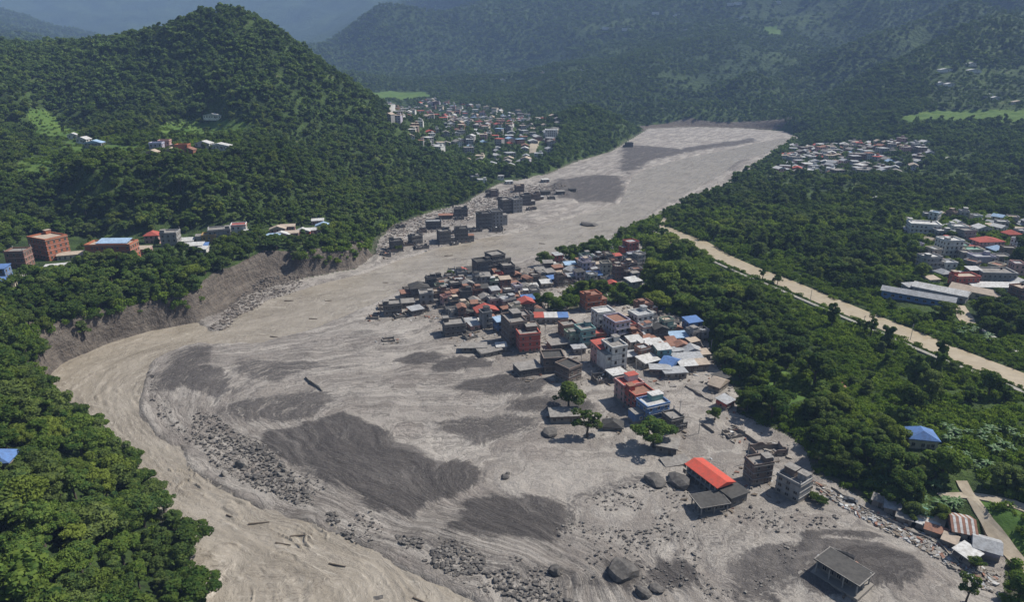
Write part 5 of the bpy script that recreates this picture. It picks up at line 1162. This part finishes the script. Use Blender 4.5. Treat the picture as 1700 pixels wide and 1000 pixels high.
# cars
def car(u, v, rz, col, label):
    p = at(u, v); t = thing('parked_car', label, 'car', p, R(rz), 'cars stranded at the mud edge'); m = plain(col[0], col[1], col[1], rough=.35, spec=.5)
    prof = [(-2.1, .35), (-2.1, .85), (-1.3, .98), (-.75, 1.45), (.75, 1.45), (1.35, .98), (2.1, .9), (2.1, .35)]
    V = [(x, y, z) for y in (-.82, .82) for x, z in prof]; n = len(prof)
    for i in (3, 4, n + 3, n + 4): x, y, z = V[i]; V[i] = (x, y * .8, z)
    Fc = [tuple(range(n))[::-1], tuple(range(n, 2 * n))] + [(i, (i + 1) % n, n + (i + 1) % n, n + i) for i in range(n)]
    link('body', from_py('body', V, Fc, [m]), t)
    for s in (-1, 1):
        link('side_window', from_py('side_window', [(-.95, s * .815, 1.0), (1.05, s * .815, 1.0), (.68, s * .70, 1.38), (-.68, s * .70, 1.38)], [(0, 1, 2, 3) if s < 0 else (3, 2, 1, 0)], [GLASS]), t)
        for x in (-1.3, 1.35):
            bm = bmesh.new(); bmesh.ops.create_cone(bm, cap_ends=True, segments=14, radius1=.34, radius2=.34, depth=.22); me = bpy.data.meshes.new('wheel'); bm.to_mesh(me); bm.free()
            o = link('wheel', me, t, BLACK); o.location = (x, s * .78, .34); o.rotation_euler = (R(90), 0, 0)
    link('windscreen', from_py('windscreen', [(1.30, -.66, 1.03), (1.30, .66, 1.03), (.80, .58, 1.43), (.80, -.58, 1.43)], [(0, 1, 2, 3)], [GLASS]), t); KEEP_OUT.append((p.x, p.y, 3.5))
car(1412, 834, -30, ('dark_car_paint', (.05, .055, .065)), 'dark car stranded in the shade of the trees, left of the sheds')
car(1579, 903, 15, ('black_car_paint', (.02, .02, .022)), 'black car parked below the striped roof house')
car(1592, 908, 10, ('grey_car_paint', (.16, .165, .17)), 'grey car parked beside the black one')
# poles along the canal and by the road
for u, v, h, lab in ((1345,500,9,'slim pole beside the canal, third of the canal from its head'),(1511,566,9,'slim pole standing against the canal water'),(1432,548,8,'slim pole on the near canal bank'),(880,760,0,''),(1180,585,7,'pole at the tree side of the village'),(1030,600,8,'pole beside the white four storey house'),(965,600,8,'pole at the open square of the village'),(1128,690,7,'leaning line pole right of the colourful row'),(1160,720,7,'pole behind the red hall'),(905,560,8,'pole right of the red block'),(1055,625,8,'pole above the pink house of the colourful row'),(1240,770,7,'pole behind the brown brick house'),(1345,810,7,'pole right of the grey plaster house')):
    if not h: continue
    p = at(u, v); t = thing('utility_pole', lab, 'pole', p, R(30)); V, Fc = tube([(0, 0, -1), (0, 0, h)], [.16, .1], 8); link('post', from_py('post', V, Fc, [CONC]), t); part(t, 'crossarm', ubox(TIMBER), 0, 0, h - .9, 1.8, .14, .14)
    for s in (-.7, 0, .7): part(t, 'insulator', ubox(FRAME), s, 0, h - .76, .1, .1, .25)
# blue tarpaulins
# trees that stand out
for u, v, h, k, wd, lab in ((944,679,13.5,0,1.4,'lone dense dark green tree standing in the mud'),(974,726,13,6,1.5,'wispy half bare tree below the lone dark one'),(1084,743,13.5,2,1.4,'lone bright green spreading tree above the buried slab'),(1186,698,6.5,0,1.3,'small dark tree at the mud edge behind the colourful row'),(1602,1003,11,6,.9,'thin leaved tree at the bottom edge, lower right'),(1690,995,9,0,1.3,'dark tree in the lower right corner'),
    (1562,868,7,0,1.3,'round tree above the striped roof house'),(1515,862,7,0,1.4,'tree behind the low sheds at lower right'),(1480,838,8,3,1.4,'tree above the upper low sheds at lower right'),(1618,945,5,5,1.3,'small tree below the pale sheet shed'),(1362,838,3.6,5,1.9,'green bush on the mud right of the grey plaster house'),(1348,828,3,0,1.8,'smaller bush against the grey plaster house'),
    (1104,492,24,0,1.35,'tallest dark tree of the clump right of the village'),(1080,470,19,1,1.6,'tall narrow tree at the left of the dark clump'),(1128,478,20,3,1.35,'rounded tall tree at the right of the dark clump'),(1090,520,15,5,1.4,'lower tree in front of the dark clump'),(1118,508,17,4,1.5,'slim tall tree in front of the dark clump'),
    (985,428,16,0,1.5,'dense tree at the river side above the village'),(1000,424,14,3,1.4,'rounded tree beside the pale lane above the village'),(904,442,12,0,1.4,'dark round tree between the river and the roofs'),(935,430,12,2,1.3,'spreading tree at the river edge above the roofs'),(952,425,10,3,1.3,'small round tree at the river edge above the roofs'),
    (910,512,11,0,1.6,'dark tree in the middle of the village'),(925,520,10,3,1.6,'broad dark tree right of the one in the village middle'),(890,508,9,5,1.5,'low dark tree left of the one in the village middle'),(942,512,10,0,1.5,'bushy tree left of the orange brick house'),(965,490,11,1,1.7,'tall tree behind the orange brick house'),(1000,490,11,3,1.6,'tree above the bright green plot in the village'),(1030,505,8,0,1.6,'low tree beside the bright green plot in the village'),
    (1265,466,11,6,1.1,'thin tree before the head of the canal'),(1290,474,9,0,1.0,'small tree beside the thin one at the canal'),(1380,545,16,1,.85,'slender dark tree rising before the canal'),(1445,560,12,6,1.1,'open tree before the canal'),(1468,580,15,4,1.0,'tall dark tree in front of the canal'),(1560,600,13,1,1.1,'tall tree hiding part of the canal'),(1552,625,14,4,1.0,'dark tall tree below the canal'),(1515,650,19,1,1.0,'very tall slender tree in the green meadow'),(1540,660,14,3,1.1,'tree beside the very tall slender one'),(1505,690,15,0,1.1,'dark tree right above the blue hut'),(1640,660,13,0,1.1,'round tree at the right end of the canal'),(1352,640,18,2,1.2,'large spreading tree beside the small light field'),
    (1285,640,12,1,1.1,'dark tree standing in the small light field'),(1690,450,18,0,1.4,'big round tree at the edge of the right town'),(1700,420,16,3,1.4,'big tree behind the right town'),(1240,682,10,0,1.3,'tree at the mud edge below the small light field'),(845,292,16,0,1.5,'big round tree at the edge of the left bank mud'),(790,305,9,3,1.4,'tree beside the white houses on the left bank'),(748,468,9,0,1.4,'dark tree squeezed between houses at the river edge'),(765,478,8,5,1.5,'low tree right of the one squeezed between houses'),(1655,500,9,0,1.8,'round tree in front of the long low building'),(660,415,6,5,1.6,'bush like tree among the wrecks on the left bank')):
    p = at(u, v); tree_obj(k, p.x, p.y, p.z - .3, h, u * .37, wd, lab); KEEP_OUT.append((p.x, p.y, 2.5))
# banana plants: long arching leaves from a short stem
BAN = plain('banana_leaf', (.060, .125, .030), (.042, .09, .024), scale=.8, rough=.6)
def banana_mesh(seed):
    r = random.Random(seed); V, Fc = [], []
    for i in range(9):
        a = i * 2.4 + r.uniform(-.3, .3); L = r.uniform(2.2, 3.3); el = r.uniform(.5, 1.2); o = len(V)
        for j in range(6):
            t = j / 5; rad = L * t * math.cos(el * (1 - t * .5)); z = 1.8 + L * (math.sin(el) * t - .62 * t * t); w = .42 * math.sin(math.pi * min(1, t * .92 + .06))
            for s in (-1, 0, 1): V.append((rad * math.cos(a) - s * w * math.sin(a), rad * math.sin(a) + s * w * math.cos(a), z - abs(s) * .12))
        for j in range(5):
            for s in (0, 1): b = o + j * 3 + s; Fc.append((b, b + 1, b + 4, b + 3))
    return from_py('leaves', V, Fc, [BAN])
BANM = [banana_mesh(i) for i in range(4)]; _v, _f = tube([(0, 0, -.5), (0, 0, 2.0)], [.16, .10], 7); STEM = from_py('stem', _v, _f, [plain('banana_stem', (.14, .16, .07))])
BAL = []
for cu, cv_, n, ru, rv, wd in ((1630,745,26,60,38,'right of the blue hut'),(1505,842,12,34,14,'left of the dirt track'),(1575,842,10,24,12,'at the fork of the dirt track'),(1530,800,8,30,16,'below the blue hut'),(1460,800,6,20,12,'behind the muddy wall'),(1610,555,8,40,14,'below the yard of the right town')):
    for i in range(n):
        p = at(cu + rb.uniform(-ru, ru), cv_ + rb.uniform(-rv, rv)); s = rb.uniform(.7, 1.15); t = thing('banana_plant', '', 'banana plant', p, rb.uniform(0, 6.3), 'banana plants'); t.scale = (s, s, s); link('leaves', BANM[i % 4], t); link('stem', STEM, t)
        BAL.append((t, f'{"tall" if s > 1.0 else ("low" if s < .85 else "leafy")} banana plant {wd}', float(project(p.x, p.y, p.z)[0])))
name_apart(BAL)
def grow_forest():
    PT = []
    for seed, y0, y1, s in ((1, 80, 340, 5.2), (2, 340, 700, 6.0), (3, 700, 1300, 6.6), (4, 1300, 1500, 9.0)):
        x, y, rs = cast(seed, y0, y1, s); d = samp(DEN, x, y); k = rs.rand(len(x)) < d; x, y = x[k], y[k]
        k = clear_of(x, y); x, y = x[k], y[k]
        h = samp(HG, x, y) * (.62 + .45 * rs.rand(len(x)) + .65 * rs.rand(len(x)) ** 5) * (.75 + .5 * fbm(x / 40, y / 40, 97, 2)); PT.append((x, y, zat(x, y) - .3, h, rs.rand(len(x))))
    x, y, z, h, q = [np.concatenate(c) for c in zip(*PT)]
    # only what stands in view, or just beside it, or throws its shade into it
    u, v, d = project(x, y, z + h * .6); k = (u > -330) & (u < 2080) & (v < 1090); x, y, z, h, q, u, v, d = [c[k] for c in (x, y, z, h, q, u, v, d)]
    # hidden behind a rise of the land?
    seen = np.ones(len(x), bool); top = z + h
    for f in np.linspace(.5, .985, 26):
        seen &= CAMH + (top - CAMH) * f > zat(x * f, y * f) - 1
    px_ = h * F / d; rank = np.where(seen & (u > 0) & (u < 1700) & (v < 1010), px_, -1)
    near_i = np.argsort(-rank)[:N_TREES]; isn = np.zeros(len(x), bool); isn[near_i] = True
    r = random.Random(9)
    for i in sorted(near_i, key=lambda i: y[i]): place_tree(x[i], y[i], z[i], h[i], q[i], u[i], v[i], r)
    rest = ~isn; mid = rest & (y < 760); far = rest & (y >= 760)
    rs = np.random.RandomState(77)
    for m, pr, nm, lb in ((mid, PROTO_MID, 'forest', 'dense broadleaf forest covering the banks and lower slopes'), (far, PROTO_FAR, 'hill_forest', 'dark forest covering the hills behind the valley')):
        n = int(m.sum()); sc = h[m] / 10; wide = rs.uniform(.9, 1.6, n)
        scatter(nm, np.stack([x[m], y[m], z[m]], 1), rs.uniform(0, 6.28, n), np.stack([sc * wide, sc * wide, sc], 1), rs.randint(0, len(pr), n), pr, lb)
    PT = []
    for seed, y0, y1, s in ((5, 1500, 2300, 12.0), (6, 2300, 4200, 19.0)):
        x, y, rs = cast(seed, y0, y1, s, marg=.12); zz = zat(x, y); u, v, _ = project(x, y, zz)
        k = np.ones(len(x), bool)
        for p, a, b in FIELDPOLY: k &= ~(inpoly(u, v, p) & (y > a) & (y < b))
        gap = fbm(x / 160, y / 160, 91, 4); k &= (gap < .62) | (rs.rand(len(x)) < .25)
        k &= ~(inpoly(u, v, TOWNS['far_town']) & (rs.rand(len(x)) < .7))
        k &= (v > -25); x, y, zz = x[k], y[k], zz[k]; PT.append((x, y, zz - .5, s * .82 * rs.uniform(.7, 1.3, len(x))))
    x, y, z, h = [np.concatenate(c) for c in zip(*PT)]; n = len(x)
    scatter('mountain_forest', np.stack([x, y, z], 1), rs.uniform(0, 6.28, n), np.stack([h * .13, h * .13, h * .085], 1), rs.randint(0, 4, n), PROTO_FAR, 'hazy forest on the far mountainsides')
    # undergrowth
    PATH1 = px([(1596,800),(1600,815),(1612,830),(1625,850),(1640,872),(1660,900),(1688,930),(1712,955)])
    PT = []
    for seed, y0, y1, s in ((7, 120, 300, 1.9), (8, 300, 460, 2.5), (9, 460, 640, 4.0)):
        x, y, rs = cast(seed, y0, y1, s); d = samp(sdF, x, y); dc = samp(dCan, x, y); fm_ = samp(fieldmask, x, y); de = samp(DEN, x, y)
        g = fbm(x / 14, y / 14, 95, 3)
        k = (d > .5) & (dc > 8.7) & (sdist(x, y, np.array(PATH1), False) > 2.2) & ~((dc > 11.2) & (dc < 16.2) & (y < np.interp(x, CANW[:, 0], CANW[:, 1]))) & ((fm_ < 1) | ((y < 300) & (rs.rand(len(x)) < .75))) & ((de > 0) | ((dc < 15) & (dc > 8.8)) | (d < 3)) & ((x > -20) | (d < 9)) & (rs.rand(len(x)) < np.where(dc < 15, 1, .35 + .6 * sstep(.35, .6, g))) & ((d > 4) | (x > -20)) & clear_of(x, y)
        x, y = x[k], y[k]; PT.append((x, y, zat(x, y) - .15, s / 2.0 * rs.uniform(.5, 1.5, len(x)) ** 1.3 * np.where(samp(dCan, x, y) < 15, .75, 1)))
    for poly, y0, y1 in (([(22,250),(110,178),(150,230),(420,188),(420,240),(330,272),(150,264),(90,312)], 450, 860), ([(1130,440),(1700,560),(1700,640),(1300,470)], 300, 500)):
        x, y, rs = cast(17, y0, y1, 3.6); zz = zat(x, y); u, v, _ = project(x, y, zz); k = inpoly(u, v, poly) & (samp(fieldmask, x, y) < 1) & (rs.rand(len(x)) < .5) & (samp(dCan, x, y) > 6) & clear_of(x, y)
        PT.append((x[k], y[k], zz[k], rs.uniform(.7, 1.6, int(k.sum()))))
    x, y, rs = cast(18, 430, 860, 2.6); k = samp(fieldmask, x, y) > 0; x, y = x[k], y[k]; zz = zat(x, y); k = ((zz / 2.4) % 1 < .20) | (rs.rand(len(x)) < .05); PT.append((x[k], y[k], zz[k] - .3, rs.uniform(.4, 1.1, int(k.sum()))))
    x, y, z, h = [np.concatenate(c) for c in zip(*PT)]; u, v, d = project(x, y, z); k = (u > -200) & (u < 2000) & (v < 1060)
    x, y, z, h = x[k], y[k], z[k], h[k]; n = len(x)
    scatter('undergrowth', np.stack([x, y, z], 1), rs.uniform(0, 6.28, n), np.stack([h, h, h * rs.uniform(.7, 1.3, n)], 1), rs.randint(0, 4, n), PROTO_SHRUB, 'bright green bushes and creepers covering the plain beside the canal')
TREES = []
def place_tree(x, y, z, h, q, u, v, r):
    k = int(q * 5.99); d = float(samp(sdF, np.array([x]), np.array([y]))[0]); dc = float(samp(dCan, np.array([x]), np.array([y]))[0])
    sz = 'small' if h < 8 else ('large' if h > 11.5 else 'middling')
    if x < -10 and y < 300:
        band = 'top' if v < 640 else ('upper part' if v < 740 else ('middle' if v < 840 else ('lower part' if v < 920 else 'foot')))
        where = f'at the river edge, {band} of near left slope' if d < 12 else f'inside the forest, {band} of near left slope'; g = 'forest trees on the near left slope'
    elif x < -10: where, g = 'above the eroded left bank', 'forest trees above the left bank'
    elif dc < 25: where, g = 'beside the muddy canal', 'trees beside the canal'
    else:
        sp = 'below the dirt track' if v > 850 else ('around the blue roofed hut' if u > 1440 else ('behind the grey plaster house' if v > 700 else ('below the small light field' if v > 640 else ('between village and canal' if v < 560 else 'beside the small light field'))))
        where, g = ('at the mud edge ' if d < 12 else 'in the woodland ') + sp, 'woodland trees between mud and canal'
    t = tree_obj(k, x, y, z, h, r.uniform(0, 6.28), r.uniform(1.05, 1.4), '', g)
    TREES.append((t, f'{sz} {TREE_TXT[k]} tree {where}', u))
N_TREES = 270
grow_forest()
name_apart(TREES)
# ------------------------------------------------------------------ the air: pale even haze over the whole valley
bm = bmesh.new(); bmesh.ops.create_cube(bm, size=1)
me = bpy.data.meshes.new('haze'); bm.to_mesh(me); bm.free()
hz = link('haze', me, kind='stuff', label='thin blue haze in the valley air')
_zlo, _zhi = min(float(GZ.min()), float(FZ.min())) - 2.0, max(float(FZ.max()), float(GZ.max())) + 60
hz.location = (0, 5000, (_zlo + _zhi) / 2); hz.scale = (31000, 10400, _zhi - _zlo)
k = NT('haze'); v = k.n('VolumePrincipled', {'Color': (.38, .58, 1.0, 1), 'Density': 1.35e-4, 'Anisotropy': 0.0}); k.t.links.new(v.outputs[0], k.out.inputs[1])
me.materials.append(k.m)
